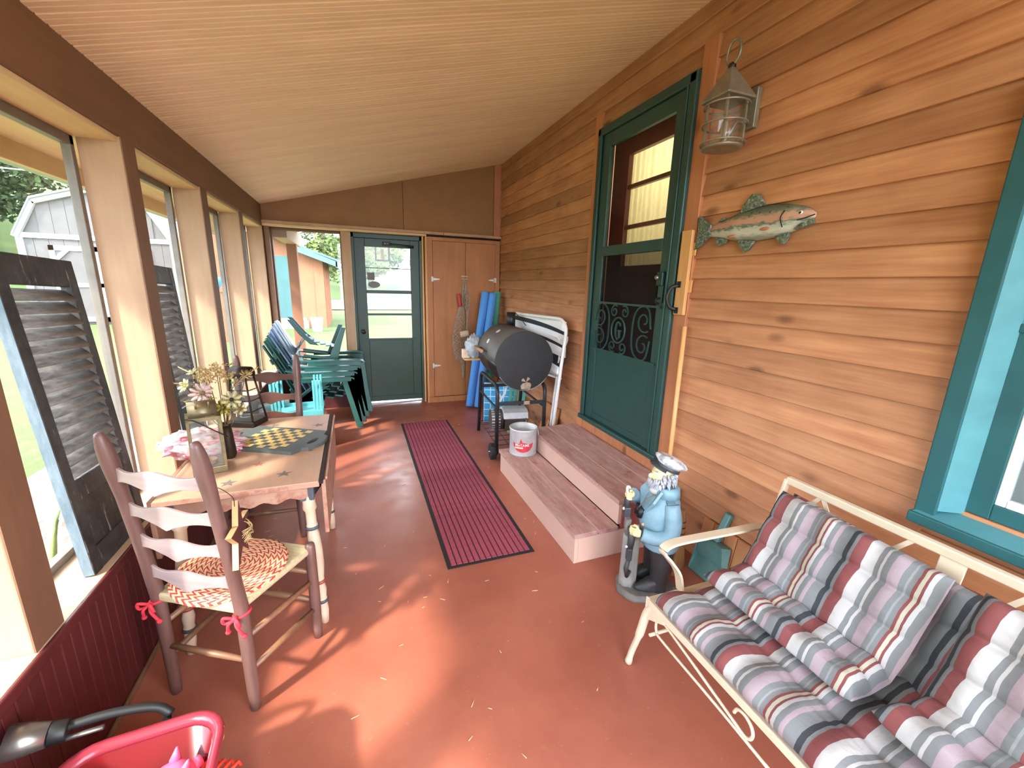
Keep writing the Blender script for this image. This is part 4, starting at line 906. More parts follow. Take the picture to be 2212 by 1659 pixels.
# ---- plywood cupboard in the back corner
cb = thing('wall_cupboard', 'stained plywood cupboard with white strap hinges in the back corner', 'cupboard', (1.35, 5.365, 0))
def cp(name, a, b_, m, bev=.002, par=None): return MB().bb((a[0]-1.35, a[1]-5.365, a[2]), (b_[0]-1.35, b_[1]-5.365, b_[2])).build(name, m, par or cb, bev)
cp('side_panel', (.866, 5.367, 0), (.884, 5.495, 2.11), m_plyedge); cp('stile', (.884, 5.365, .078), (.952, 5.385, 2.11), m_ply); cp('stile', (1.772, 5.365, .078), (1.835, 5.385, 2.11), m_ply); cp('top_rail', (.952, 5.365, 2.068), (1.772, 5.385, 2.11), m_ply); cp('base_board', (.882, 5.360, .0), (1.835, 5.385, .076), m_ply)
dl = cp('cupboard_door', (.955, 5.363, .083), (1.371, 5.383, 2.065), m_ply); dr = cp('cupboard_door', (1.375, 5.363, .083), (1.769, 5.383, 2.065), m_ply)
for x, z, s, d_ in ((.953, 1.607, 1, dl), (.953, .502, 1, dl), (1.771, 1.615, -1, dr), (1.771, .51, -1, dr)):
    b = MB(); b.bb((x-.018-1.35, -.006, z-.03), (x+.004-1.35 if s > 0 else x+.018-1.35, -.002, z+.03)); b.add([(x+s*.004-1.35, -.006, z-.016), (x+s*.085-1.35, -.006, z-.006), (x+s*.085-1.35, -.006, z+.006), (x+s*.004-1.35, -.006, z+.016), (x+s*.004-1.35, -.002, z-.016), (x+s*.085-1.35, -.002, z-.006), (x+s*.085-1.35, -.002, z+.006), (x+s*.004-1.35, -.002, z+.016)], [(0,1,2,3),(7,6,5,4),(0,4,5,1),(1,5,6,2),(2,6,7,3),(3,7,4,0)]); b.cyl((x-1.35, -.007, z-.03), (x-1.35, -.007, z+.03), .004, n=8)
    b.build('strap_hinge', m_white, d_)
cp('turn_latch', (1.315, 5.345, 1.64), (1.40, 5.363, 1.662), m_edge, .003); cp('turn_latch', (1.318, 5.352, 1.612), (1.395, 5.363, 1.628), m_edge, .003)
# ---- fishing net
nt = thing('fishing_net', 'grey fishing net with cork and red floats hung from the cupboard latch', 'fishing net', (1.34, 5.33, 1.635))
m_net = flat('grey_net_cord', S(168, 158, 136), .9, 0, .3, 60)
def netb(name, path, rad, ns, tw, seed, cr=.0023):
    r = random.Random(seed); P = smooth_path(path, 10); n = len(P); b = MB()
    for s in (-1, 1):
        for k in range(ns):
            pts = []
            for i, p in enumerate(P):
                q = i/(n-1); rr = rad(q); a = 2*PI*k/ns+s*tw*q*2*PI+.25*math.sin(q*17+k)
                pts.append(p+Vector((rr*math.cos(a), -abs(rr*.55*math.sin(a))*.9-.002, .01*math.sin(a*3+k))))
            b.tube(pts, cr, 4)
    o = b.build(name, m_net, nt); o['kind'] = 'stuff'
netb('net_bundle', [(0, 0, 0), (-.02, -.01, -.25), (-.05, -.015, -.5), (-.075, -.02, -.8), (-.06, -.02, -1.05)], lambda q: .006+.075*ss(.15, .75, q)*(1-.35*ss(.85, 1, q)), 8, 2.6, 1)
netb('net_bundle', [(.01, 0, 0), (.03, -.01, -.2), (.045, -.015, -.45), (.035, -.02, -.75), (.055, -.02, -1.02)], lambda q: .005+.03*ss(.1, .3, q)*(1-ss(.4, .55, q))+.055*ss(.55, .9, q), 7, 2.2, 2)
netb('net_tail', [(-.03, -.015, -1.0), (-.015, -.015, -1.15), (-.01, -.012, -1.3)], lambda q: .03*(1-.75*q), 5, 1.6, 3)
b = MB().cyl((-.06, -.06, -.72), (.045, -.075, -.70), .042, n=14); b.build('cork_float', flat('pale_cork', S(204, 182, 146), .9, 0, .15, 30), nt, .006)
MB().cyl((-.075, -.045, -.20), (-.055, -.05, -.36), .02, .026, 12).build('red_float', flat('red_float', S(176, 44, 44), .5), nt, .006)
# ---- pool noodles
m_foamb = flat('blue_foam', S(84, 148, 214), .85, 0, .06, 60); m_foamg = flat('green_foam', S(84, 156, 132), .85, 0, .06, 60)
def noodle(label, a, b_, r_, m, g=None):
    a = Vector(a); b_ = Vector(b_); th = thing('pool_noodle', label, 'pool noodle', a, 0, g); d = b_-a
    q = MB(); N_ = d.normalized(); u = N_.orthogonal().normalized(); w = N_.cross(u)
    def ring(p, rr): return [p+(u*math.cos(2*PI*k/12)+w*math.sin(2*PI*k/12))*rr*(1 if k % 2 else .95) for k in range(12)]
    z = Vector((0, 0, 0)); q.rings([ring(d*.02, r_*.3), ring(z, r_*.3), ring(z, r_*.97), ring(d*.02, r_), ring(d*.98, r_), ring(d, r_*.97), ring(d, r_*.3), ring(d*.97, r_*.3)], True, True)
    q.build('foam_tube', m, th, 0)
noodle('blue pool noodle leaning in the corner nearest the fishing net', (1.335, 5.0, .022), (1.585, 5.17, 1.465), .052, m_foamb)
noodle('blue pool noodle leaning against the green one', (1.43, 4.94, .02), (1.672, 5.13, 1.45), .052, m_foamb)
noodle('green pool noodle leaning in the corner behind the blue ones', (1.60, 5.08, .012), (1.755, 5.20, 1.47), .05, m_foamg)
# ---- barrel grill
m_lid = flat('faded_lit_grill_lid', S(98, 93, 88), .5, .1, .12, 6, .06); m_gblk = flat('black_grill_enamel', S(30, 29, 29), .42, .1, .25, 10, .06); m_tube = flat('black_frame_tube', S(44, 44, 46), .45, .2, .2, 14); m_rust = flat('greasy_rust_patch', S(158, 136, 116), .7, 0, .35, 40, .4)  # lid grey holds both faded black and light caught on its upper half
gl = thing('barrel_grill', 'black barrel charcoal grill on wheels with a short chimney', 'grill', (1.40, 3.65, 0), R(-4))
r_, hl_, zc_ = .262, .35, .905
def half(t0, t1, r1, y0, y1, thick=.004, n=20):
    b = MB(); A = [t0+(t1-t0)*i/n for i in range(n+1)]
    b.rings([[(r1*math.cos(a), y, zc_+r1*math.sin(a)) for a in A]+[((r1-thick)*math.cos(a), y, zc_+(r1-thick)*math.sin(a)) for a in reversed(A)] for y in (y0, y1)], True, True); return b
half(-.02, PI+.02, r_+.006, -hl_-.004, hl_+.004).build('lid', m_lid, gl); half(PI+.005, 2*PI-.005, r_-.003, -hl_, hl_).build('fire_bowl', m_gblk, gl)
def cap(y0, y1, up, m, nm):
    A = [i*PI/20 for i in range(21)]; s = 1 if up else -1; rr = r_+(.007 if up else -.003)
    MB().prism([(rr*math.cos(a), zc_+s*rr*math.sin(a)) for a in A], y0, y1, Matrix(((1,0,0,0),(0,0,1,0),(0,1,0,0),(0,0,0,1)))).build(nm, m, gl, .003)
for s in (-1, 1):
    cap(s*hl_-.006, s*hl_+.006, True, m_gblk, 'lid_end'); cap(s*hl_-.005, s*hl_+.005, False, m_gblk, 'bowl_end')
MB().bb((-r_-.006, -hl_-.008, zc_-.006), (r_+.002, -hl_+.002, zc_+.004)).build('lid_rim', m_gblk, gl)
MB().tube(arc((0, -hl_-.006, zc_), r_-.006, PI+.5, 2*PI-.6, 14), .004, 5).build('bowl_bead', m_steel, gl)
dm = MB()
for k in range(4):
    a = PI/4+k*PI/2+.2; dm.prism([(0, 0), (.045*math.cos(a-.33), .045*math.sin(a-.33)), (.047*math.cos(a), .047*math.sin(a)), (.045*math.cos(a+.33), .045*math.sin(a+.33))], -hl_-.008, -hl_-.004, Matrix(((1,0,0,.02),(0,0,1,0),(0,1,0,.725),(0,0,0,1))))
dm.build('vent_damper', m_rust, gl)
b = MB(); poly = [(-.045, .66), (.035, .655), (.05, .70), (.02, .72), (-.03, .715), (-.05, .695)]; b.prism(poly, -hl_-.0065, -hl_-.0045, Matrix(((1,0,0,.02),(0,0,1,0),(0,1,0,0),(0,0,0,1)))); b.build('grease_patch', m_rust, gl)
MB().cyl((.05, .27, zc_+.24), (.05, .27, zc_+.39), .045, n=18).build('chimney', m_gblk, gl)
MB().tube([(.09, .25, zc_+.385), (.13, .22, zc_+.34), (.17, .15, zc_+.27)], .004, 5).build('chimney_wire', m_black, gl)
for th_, y in ((122, .03), (150, .05)):
    a = R(th_); T = Matrix.Translation(((r_+.0005)*math.cos(a), y, zc_+(r_+.0005)*math.sin(a))) @ Euler((0, PI/2-a, 0)).to_matrix().to_4x4()
    MB().prism([(.024*math.cos(k*PI/9), .03*math.sin(k*PI/9)) for k in range(18)], .0062, .0085, T).build('round_badge', m_white, gl)
for y in (-.02, .20): MB().strip([(-r_-.002, y, zc_+.05), (-r_-.062, y-.0, zc_+.055)], .03, .006).build('handle_bracket', m_gblk, gl)
MB().cyl((-r_-.055, -.04, zc_+.055), (-r_-.055, .23, zc_+.055), .017, n=12).build('handle_grip', wood('grill_handle_wood', S(150, 102, 66), S(186, 140, 98), 1, 4), gl)
for s in (-1, 1):
    x = s*.225
    pth = [(x, -.30, .04 if True else 0)]+[(x, -.30, .58)]+[tuple(p) for p in arc((x, -.22, .60), .08, PI, PI/2, 5, (0, 1, 0))]+[(x, .30, .68)]+[tuple(p) for p in arc((x, .30, .60), .08, PI/2, 0, 5, (0, 1, 0))][1:]+[(x, .48, .0)]
    MB().tube(pth, .018, 10).build('side_frame', m_tube, gl)
    MB().tube([(x, -.30, .47), (x, .405, .47)], .011, 8).build('side_rail', m_tube, gl)
for y in (-.30, .40): MB().strip([(-.225, y, .52), (.225, y, .52)], .014, .034).build('cross_bar', m_tube, gl, .003)
MB().box((.05, -.309, .52), (.055, .003, .034)).build('rust_patch', m_rust, gl)
MB().cyl((-.30, -.30, .072), (.30, -.30, .072), .007, n=8).build('axle', m_steel, gl)
for s in (-1, 1):
    wh = MB().lathe([(.05, -.024), (.068, -.024), (.073, -.014), (.073, .014), (.068, .024), (.05, .024)], 24, Matrix(((0,0,1,s*.262),(1,0,0,-.30),(0,1,0,.073),(0,0,0,1)))).build('wheel', m_rub, gl)
    MB().lathe([(.05, -.014), (.05, .014), (.014, .024), (.0138, -.024)], 16, Matrix(((0,0,1,s*.262),(1,0,0,-.30),(0,1,0,.073),(0,0,0,1)))).build('hub', m_steel, wh)
    for k in range(18):
        a = 2*PI*k/18; MB().box((s*.262, -.30+.072*math.cos(a), .073+.072*math.sin(a)), (.046, .007, .008), rx=a).build('tread_lug', m_rub, wh)
for i in range(5): MB().cyl((-.22+.11*i, -.30, .125), (-.22+.11*i, .45, .125), .0032, n=6).build('rack_wire', m_tube, gl)
for i in range(7): MB().cyl((-.225, -.28+.12*i, .119), (.225, -.28+.12*i, .119), .0032, n=6).build('rack_wire', m_tube, gl)
MB().bb((-.40, hl_+.012, .80), (.16, hl_+.16, .815)).build('side_shelf', m_edge, gl, .003)
# things on and around the grill
pb_ = crumple('plastic_bag', flat('grey_translucent_plastic', S(178, 184, 186), .3, 0, .2, 12), None, (0, 0, 0), (.075, .058, .10), 9, 30, 20, .6); pb_.location = (1.145, 4.11, .925); tag(pb_, 'crumpled grey plastic bag on the side shelf of the grill', 'plastic bag')
bx = MB().bb((-.035, -.03, 0), (.035, .03, .09)).build('carton', flat('pale_carton', S(226, 200, 172), .7), None, .006); bx.location = (1.24, 4.02, .817) ; bx.location = (1.225, 4.085, .816); tag(bx, 'small pale carton beside the grey bag on the grill shelf', 'carton')
bx.location = (1.055, 4.12, .8165)
# blower / chimney starter on the rack
m_galv = flat('galvanised_metal', S(194, 192, 188), .5, .25, .14, 14, .1); m_galvd = flat('sooty_metal', S(94, 82, 72), .55, .4, .3, 12, .2)
bl = thing('charcoal_starter', 'sooty galvanised cylinder and hooded metal box on the grill rack', 'fire starter', (1.37, 3.72, .129), R(-8))
MB().lathe([(.105, -.02), (.105, .10), (.095, .10), (.095, -.018)], 24, Matrix(((0,0,1,-.13),(1,0,0,.05),(0,1,0,.106),(0,0,0,1)))).build('cylinder', m_galvd, bl)
for k in range(22):
    a = 2*PI*k/22
    for zz in (-.005, .05): MB().box((-.13+zz+.0, .05+.106*math.cos(a), .106+.106*math.sin(a)), (.03, .012, .004), rx=a+PI/2).build('slot_rib', m_galv, bl)
MB().bb((-.02, -.06, .01), (.20, .16, .15)).build('box', m_galvd, bl, .004)
b = MB(); b.prism([(-.075, .14), (-.055, .20), (.0, .225), (.10, .225), (.155, .20), (.175, .14)], -.035, .215, Matrix(((0,0,1,0),(1,0,0,.0),(0,1,0,0),(0,0,0,1)))); b.build('hood', m_galv, bl, .004)
MB().cyl((.19, -.075, .02), (.19, -.075, .15), .004, n=6).build('side_rod', m_steel, bl); MB().bb((.0, -.085, .0), (.21, -.06, .02)).build('front_lip', m_galv, bl, .003)
# blue picture box behind the grill
t = NT('blue_pool_print'); v = t.coord(); br = t.n('TexBrick'); br.offset = 0; br.inputs['Color1'].default_value = S(28, 146, 198); br.inputs['Color2'].default_value = S(44, 160, 208); br.inputs['Mortar'].default_value = S(200, 232, 240); br.inputs['Scale'].default_value = 1; br.inputs['Mortar Size'].default_value = .004; br.inputs['Brick Width'].default_value = .075; br.inputs['Row Height'].default_value = .075
mp = t.n('Mapping'); tc = t.n('TexCoord'); mp.inputs['Rotation'].default_value = (R(90), 0, 0); t.l(tc.outputs['Object'], mp.inputs[0]); t.l(mp.outputs[0], br.inputs['Vector']); t.col(br.outputs['Color']); m_pool = t.set(.4)
bb_ = thing('pool_toy_box', 'flat blue box printed with pool tiles and a swimmer behind the grill', 'box', (1.33, 4.36, .012), R(-20), None, (R(-10), 0, R(-20)))
MB().bb((0, 0, 0), (.34, .06, .46)).build('carton', m_pool, bb_, .004)
sw_ = MB()
for pts, rr in (([(.13, .12), (.17, .21), (.20, .28)], .014), ([(.20, .28), (.24, .34), (.25, .40)], .011), ([(.20, .28), (.17, .34)], .010), ([(.13, .12), (.09, .05)], .012), ([(.14, .14), (.19, .08), (.18, .02)], .012)):
    sw_.strip([(x, -.0012, z) for x, z in pts], rr*2, .0015, (0, 1, 0))
sw_.prism([(.255+.022*math.cos(k*PI/6), .43+.022*math.sin(k*PI/6)) for k in range(12)], -.002, -.0005, Matrix(((1,0,0,0),(0,0,1,0),(0,1,0,0),(0,0,0,1)))); sw_.build('swimmer_print', m_white, bb_)
# green slatted thing behind: two folding slat panels
gs = thing('slatted_panel', 'narrow green-painted slats stored upright between grill and wall', 'slats', (1.60, 4.25, 0), R(-12))
for i in range(4): MB().box((i*.052, 0, .235), (.036, .018, .47), ry=R(6)).build('slat', flat('aqua_green_slat_paint', S(92, 172, 150), .5) if i == 0 else bpy.data.materials['aqua_green_slat_paint'], gs, .003)
MB().bb((-.01, .01, .12), (.19, .022, .15)).build('batten', bpy.data.materials['aqua_green_slat_paint'], gs)
# plywood offcut and wood slats at the wall behind the grill
pv = MB().bb((0, 0, 0), (.018, .30, .40)).build('plywood_offcut', m_ply, None, .002); pv.location = (1.752, 3.45, .0); pv.rotation_euler = (0, R(9), 0); tag(pv, 'square plywood offcut leaning on the siding behind the grill', 'plywood')
m_kind = wood('split_cedar', S(168, 106, 62), S(206, 146, 98), 2, 3, 8, .7, .15)
fan = thing('cedar_slat_bundle', 'bundle of short split cedar slats leaning below the plywood offcut', 'wood slats', (1.70, 3.47, 0))
for i in range(5): MB().box((.0-.01*i, .03+.052*i, .145-.012*i), (.012, .040, .30-.022*i), rx=R(16), ry=R(10)).build('slat', m_kind, fan, .002)
fan2 = thing('slat_panel', 'rounded panel of cedar slats leaning on the wall behind the dustpan', 'wood panel', (1.772, 1.40, 0), 0, None, (0, R(9), 0))
for i in range(5):
    h0 = .04*(i-1.2)**2*.35 if i > 1 else .0; b = MB()
    ya, yb = -.0-i*.075, -.0-i*.075+.071; za = (.07, .025, 0, 0, .0)[i]
    b.prism([(ya, za if i else .02), (yb, (.13, .07, .025, 0, 0)[i]), (yb, .30), (ya, .30)], -.009, .009, Matrix(((0,0,1,0),(1,0,0,.12),(0,1,0,0),(0,0,0,1)))); b.build('slat', m_kind, fan2, .002)
MB().bb((.009, -.17, .22), (.021, .18, .26)).build('batten', m_kind, fan2)
# ---- folded striped lounger leaning between grill and wall
t = NT('white_navy_stripe_fabric'); tc = t.n('TexCoord'); sx = t.n('SeparateXYZ'); t.l(tc.outputs['Object'], sx.inputs[0])
W0, NV = S(226, 224, 218), S(40, 40, 46)
zz = t.math('ADD', sx.outputs[2], t.math('MULTIPLY', t.math('MULTIPLY', sx.outputs[1], sx.outputs[1]), .12))
t.col(t.ramp(t.math('MULTIPLY_ADD', zz, 1.9, 0), [(0, W0), (.33, NV), (.50, W0), (.66, NV), (.70, W0), (.86, NV), (.94, W0)], 'CONSTANT')); t.bump(t.noise(t.coord(), 40, 3), .3, .01); m_strp = t.set(.8)
lg = thing('folding_lounger', 'folded white and navy striped lounge chair leaning behind the grill', 'lounge chair', (1.50, 4.08, 0), R(-168))
# local: y runs from far end (0) to near end (.83), built in world-aligned frame rotated about z
lg.rotation_euler = (0, 0, 0); fa_, nb = Vector((1.555, 4.10, 0)), Vector((1.735, 3.26, 0)); dirv = (nb-fa_); Lw = dirv.length; lg.location = fa_; lg.rotation_euler = (0, 0, math.atan2(dirv.y, dirv.x)-PI/2)
m_ltube = flat('white_frame_tube', S(226, 222, 214), .4, 0, .05)
N = 20; vs = []; fs = []
for j in range(13):
    for i in range(N+1):
        y = Lw*i/N; z = .76+.50*j/12; vs.append((.02+.012*math.sin(y*9+j*.5)-.05*(z-.76)+.016*math.sin(j*1.3), y, z-.07*y*0))
for j in range(12):
    for i in range(N): fs.append((j*(N+1)+i, j*(N+1)+i+1, (j+1)*(N+1)+i+1, (j+1)*(N+1)+i))
fb = MB().add([(x, y, z-.76) for x, y, z in vs], fs, True).build('fabric_sling', m_strp, lg); fb.location = (0, 0, .76); sd_ = fb.modifiers.new('thick', 'SOLIDIFY'); sd_.thickness = .025
fr_ = [(.03, .0, .70), (-.0, -.005, 1.18)]+[tuple(p) for p in arc((-.005, .07, 1.20), .075, PI, PI/2, 5, (0, 1, 0))]+[tuple(p) for p in arc((-.005, Lw-.1, 1.165), .11, PI/2, 0, 6, (0, 1, 0))]+[(.04, Lw+.0, .7), (.09, Lw-.02, .012)]
MB().tube(fr_, .016, 8).build('outer_frame', m_ltube, lg)
MB().tube([(-.025, .10, 1.12), (-.03, Lw*.5, 1.14), (-.03, Lw-.12, 1.10), (-.02, Lw-.06, 1.04), (.03, Lw-.055, .6), (.07, Lw-.075, .016)], .016, 8).build('inner_frame', m_ltube, lg)
MB().tube([(.0, .03, .75), (.0, Lw-.02, .74)], .011, 8).build('cross_tube', m_ltube, lg)
MB().bb((-.04, Lw-.075, .93), (-.015, Lw-.015, 1.10)).build('hinge_plate', m_ltube, lg, .006)
# ---- bait bucket on the lower step
bu = thing('bait_bucket', 'galvanised bait bucket with a red label on the lower step', 'bucket', (1.262, 3.0, .196), R(-112))
BR, BH = .112, .225
MB().lathe([(BR-.003, 0), (BR, .004), (BR, BH-.02), (BR+.005, BH-.012), (BR+.006, BH), (BR+.001, BH+.003), (BR-.006, BH-.002), (BR-.008, BH-.045), (BR-.03, BH-.048), (BR-.032, BH-.040), (BR-.045, BH-.038), (.002, BH-.036)], 36).build('pail', m_galv, bu)
MB().tube([((BR-.03)*math.cos(k*PI/16), (BR-.03)*math.sin(k*PI/16), BH-.04) for k in range(32)], .004, 6, True).build('lid_ring', m_galv, bu)
MB().tube([((BR+.001)*math.cos(k*PI/16), (BR+.001)*math.sin(k*PI/16), .012) for k in range(32)], .0025, 6, True).build('base_bead', m_galv, bu)
MB().tube(smooth_path([(0, BR+.006, BH-.02), (.012, BR+.018, BH-.09), (.01, BR+.02, BH-.15), (0, BR+.014, BH-.18)], 4)+[], .003, 5).build('bail_handle', m_galv, bu)
def wrap(pts, rr): return [((rr)*math.cos(x/rr), (rr)*math.sin(x/rr), z) for x, z in pts]
def shell(name, fn, x0, x1, m, rr, par):
    n = 24; b = MB(); top = []; bot = []
    A = [x0+(x1-x0)*i/n for i in range(n+1)]; vs = []; fs = []
    for x in A:
        za, zb = fn(x); vs += [(rr*math.cos(x/rr), rr*math.sin(x/rr), za), (rr*math.cos(x/rr), rr*math.sin(x/rr), zb)]
    for i in range(n): fs.append((2*i, 2*i+2, 2*i+3, 2*i+1))
    return b.add(vs, fs, True).build(name, m, par)
m_lred = flat('red_label_print', S(198, 54, 62), .5, 0, .2, 40); m_lcream = flat('cream_label_print', S(228, 196, 168), .5); m_lwhite = flat('white_lettering', S(236, 224, 220), .5)
lab = shell('label', lambda x: (.118-.078*math.sqrt(max(0, 1-(x/.088)**2)), .118+.006*math.cos(x*60)), -.088, .088, m_lred, BR+.0012, bu)
shell('label_band', lambda x: (.072, .086), -.07, .0, m_lcream, BR+.0018, bu)
tri = [(-.03, .15), (-.012, .118), (.002, .118), (-.018, .165)]
shell('label_bird', lambda x: (.122, .122+.035*(1-abs(x+.018)/.014)), -.032, -.004, m_lred, BR+.0014, bu)
me_ = text_mesh('MinTAME', .030)
for vv in me_.vertices:
    x, z = vv.co.x*1.0-.008, vv.co.y+.101; rr = BR+.0024; vv.co = (rr*math.cos(x/rr), rr*math.sin(x/rr), z)
o = bpy.data.objects.new('label_lettering', me_); COL.objects.link(o); me_.materials.append(m_lwhite); o.parent = bu
# ================================================================ RIGHT WALL, COUCH, STATUE, WAGON, CHAIR STACK
# ---- wall lantern
m_pew = flat('weathered_pewter', S(148, 140, 122), .42, .55, .2, 20)
wlamp = thing('wall_lantern', 'pewter onion-cage wall lantern beside the door casing', 'wall lamp', (1.69, 1.70, 2.21))
def lp(a): return (a[0], a[1], a[2])
MB().bb((.118, -.055, .10), (.147, .02, .27)).build('back_plate', m_pew, wlamp, .004); MB().tube([(.13, -.02, .13), (.06, -.01, .125), (.0, 0, .02)], .008, 8).build('arm', m_pew, wlamp)
hx = [(.082*math.cos(k*PI/2+PI/4), .082*math.sin(k*PI/2+PI/4)) for k in range(4)]
MB().lathe([(.075, 0), (.092, .004), (.092, .012), (.02, .02)], 12).build('bottom_plate', m_pew, wlamp)
for x, y in hx: MB().bb((x-.005, y-.005, .01), (x+.005, y+.005, .225)).build('cage_bar', m_pew, wlamp)
for z in (.025, .105, .185): MB().tube([(.098*math.cos(k*PI/12), .098*math.sin(k*PI/12), z) for k in range(24)], .0045, 6, True).build('cage_ring', m_pew, wlamp)
b = MB(); b.rings([[(r*math.cos(k*PI/2+PI/4), r*math.sin(k*PI/2+PI/4), z) for k in range(4)] for r, z in ((.118, .205), (.118, .213), (.03, .325), (.022, .34))], False, True); b.build('hood', m_pew, wlamp, .002)
MB().ball((0, 0, .348), .018, 10, 7).build('finial', m_bronze, wlamp)
MB().tube([(.0, .038*math.cos(k*PI/14), .405+.05*math.sin(k*PI/14)) for k in range(28)], .006, 8, True).build('carry_ring', m_pew, wlamp)
b = MB(); b.lathe([(.06, .02), (.064, .06), (.064, .16), (.05, .20)], 16); b.build('glass_shade', m_lglass, wlamp)
MB().cyl((0, 0, .02), (0, 0, .12), .014, n=10).build('bulb_holder', m_sill, wlamp)
# ---- fish plaque: local x along fish (head +), z up, y out of the wall
t = NT('painted_trout'); tc = t.n('TexCoord'); sx = t.n('SeparateXYZ'); t.l(tc.outputs['Object'], sx.inputs[0])
f = t.noise(t.coord((4, 4, 10)), 8, 5); zf = t.math('MULTIPLY_ADD', f, .05, t.math('ADD', sx.outputs[2], -.025))
zf = t.math('MULTIPLY_ADD', sx.outputs[0], .02, zf)
c = t.ramp(t.math('MULTIPLY_ADD', zf, 5.5, .5), [(.14, S(150, 154, 136)), (.26, S(206, 206, 190)), (.38, S(190, 190, 172)), (.44, S(84, 106, 92)), (.51, S(196, 148, 122)), (.62, S(196, 150, 126)), (.70, S(116, 122, 98)), (.9, S(60, 76, 60))])
vo = t.n('TexVoronoi'); vo.inputs['Scale'].default_value = 42; t.l(tc.outputs['Object'], vo.inputs['Vector']); sp_ = t.ramp(vo.outputs['Distance'], [(.2, (1, 1, 1, 1)), (.28, (0, 0, 0, 1))])
c = t.mix(t.math('MULTIPLY', sp_, t.ramp(t.math('MULTIPLY_ADD', zf, 5.5, .5), [(.6, (0, 0, 0, 1)), (.7, (.8, .8, .8, 1))])), c, S(40, 36, 28)); t.col(c); t.bump(f, .3, .006); m_trout = t.set(.3)
t = NT('painted_fin'); w_ = t.noise(t.coord((3, 3, 3)), 30, 3); t.col(t.ramp(w_, [(.35, S(56, 68, 60)), (.6, S(120, 130, 112)), (.75, S(200, 204, 190))])); t.bump(w_, .5, .006); m_fin = t.set(.3)
fs_ = thing('fish_plaque', 'carved painted trout plaque on the siding', 'wall plaque', (1.835, 1.60, 1.872), 0, None, (0, 0, R(-90)))
fs_.rotation_euler = (0, R(-1), R(-90))
# local +x -> world -y ; local y -> world +x?  rotate -90: x->-y, y->+x. fish sticks out along -y local
def fbody(x):   # (ztop, zbot)
    pts = [(-.235, .028, -.030), (-.16, .042, -.048), (-.06, .068, -.072), (.06, .078, -.082), (.16, .068, -.076), (.235, .050, -.058), (.285, .030, -.036), (.315, .006, -.014)]
    for i in range(len(pts)-1):
        a, b_ = pts[i], pts[i+1]
        if x <= b_[0]+1e-9:
            q = (x-a[0])/(b_[0]-a[0]); return a[1]+(b_[1]-a[1])*q, a[2]+(b_[2]-a[2])*q
    return pts[-1][1:]
b = MB(); rs = []
for i in range(27):
    x = -.235+.55*i/26; zt, zb = fbody(x); zm = (zt+zb)/2; h_ = (zt-zb)/2; dpt = min(.042, h_*.62)
    rs.append([(x, -.004 if math.cos(a) < 0 and False else -max(0, dpt*math.cos(a)), zm+h_*math.sin(a)) for a in [-PI/2+PI*k/10 for k in range(11)]]+[(x, .0, zm+h_*.9), (x, 0, zm-h_*.9)])
b.rings(rs, True, True); b.build('body', m_trout, fs_)
MXZf = Matrix(((1,0,0,0),(0,0,-1,0),(0,1,0,0),(0,0,0,1)))
def fin(name, poly, th=.014): return MB().prism(poly, .002, th, MXZf).build(name, m_fin, fs_, .003)
tail = [(-.23, .03), (-.26, .045), (-.318, .088), (-.325, .06), (-.318, 0), (-.326, -.05), (-.335, -.092), (-.30, -.078), (-.26, -.045), (-.23, -.03)]
fin('tail_fin', tail, .02)
for k in range(7): MB().strip([(-.24, -.021, -.02+.006*k), (-.318, -.021, -.072+.024*k)], .005, .003, (0, 1, 0)).build('fin_ray', m_fin, fs_)
fin('dorsal_fin', [(-.06, .06), (-.04, .10), (.0, .138), (.035, .132), (.06, .10), (.075, .074)], .018); fin('adipose_fin', [(-.19, .036), (-.178, .052), (-.15, .056), (-.14, .044)])
fin('pelvic_fin', [(-.05, -.068), (-.03, -.10), (-.005, -.13), (.02, -.118), (.045, -.08)], .022); fin('pectoral_fin', [(.15, -.070), (.17, -.095), (.195, -.112), (.21, -.09), (.22, -.062)], .02); fin('anal_fin', [(-.20, -.035), (-.19, -.07), (-.165, -.086), (-.13, -.075), (-.12, -.052)], .016)
for x, z in ((.11, -.035), (-.07, -.05)): MB().ball((x, -.038, z), (.026, .008, .008), 10, 6).build('painted_fin', flat('salmon_fin_paint', S(186, 118, 84), .4), fs_)
MB().ball((.262, -.022, .012), (.009, .006, .009), 10, 7).build('eye', m_white, fs_); MB().ball((.262, -.0275, .012), (.005, .003, .005), 8, 6).build('pupil', m_black, fs_)
MB().strip([(.315, -.010, -.002), (.285, -.022, -.012), (.255, -.03, -.018)], .004, .004, (0, 1, 0)).build('mouth_line', m_black, fs_); MB().strip(smooth_path([(.20, -.040, .03), (.188, -.046, .0), (.20, -.042, -.04)], 4), .003, .003, (0, 1, 0)).build('gill_line', m_black, fs_)
fin('jaw', [(.24, -.055), (.285, -.05), (.322, -.038), (.315, -.022), (.27, -.03)], .028)
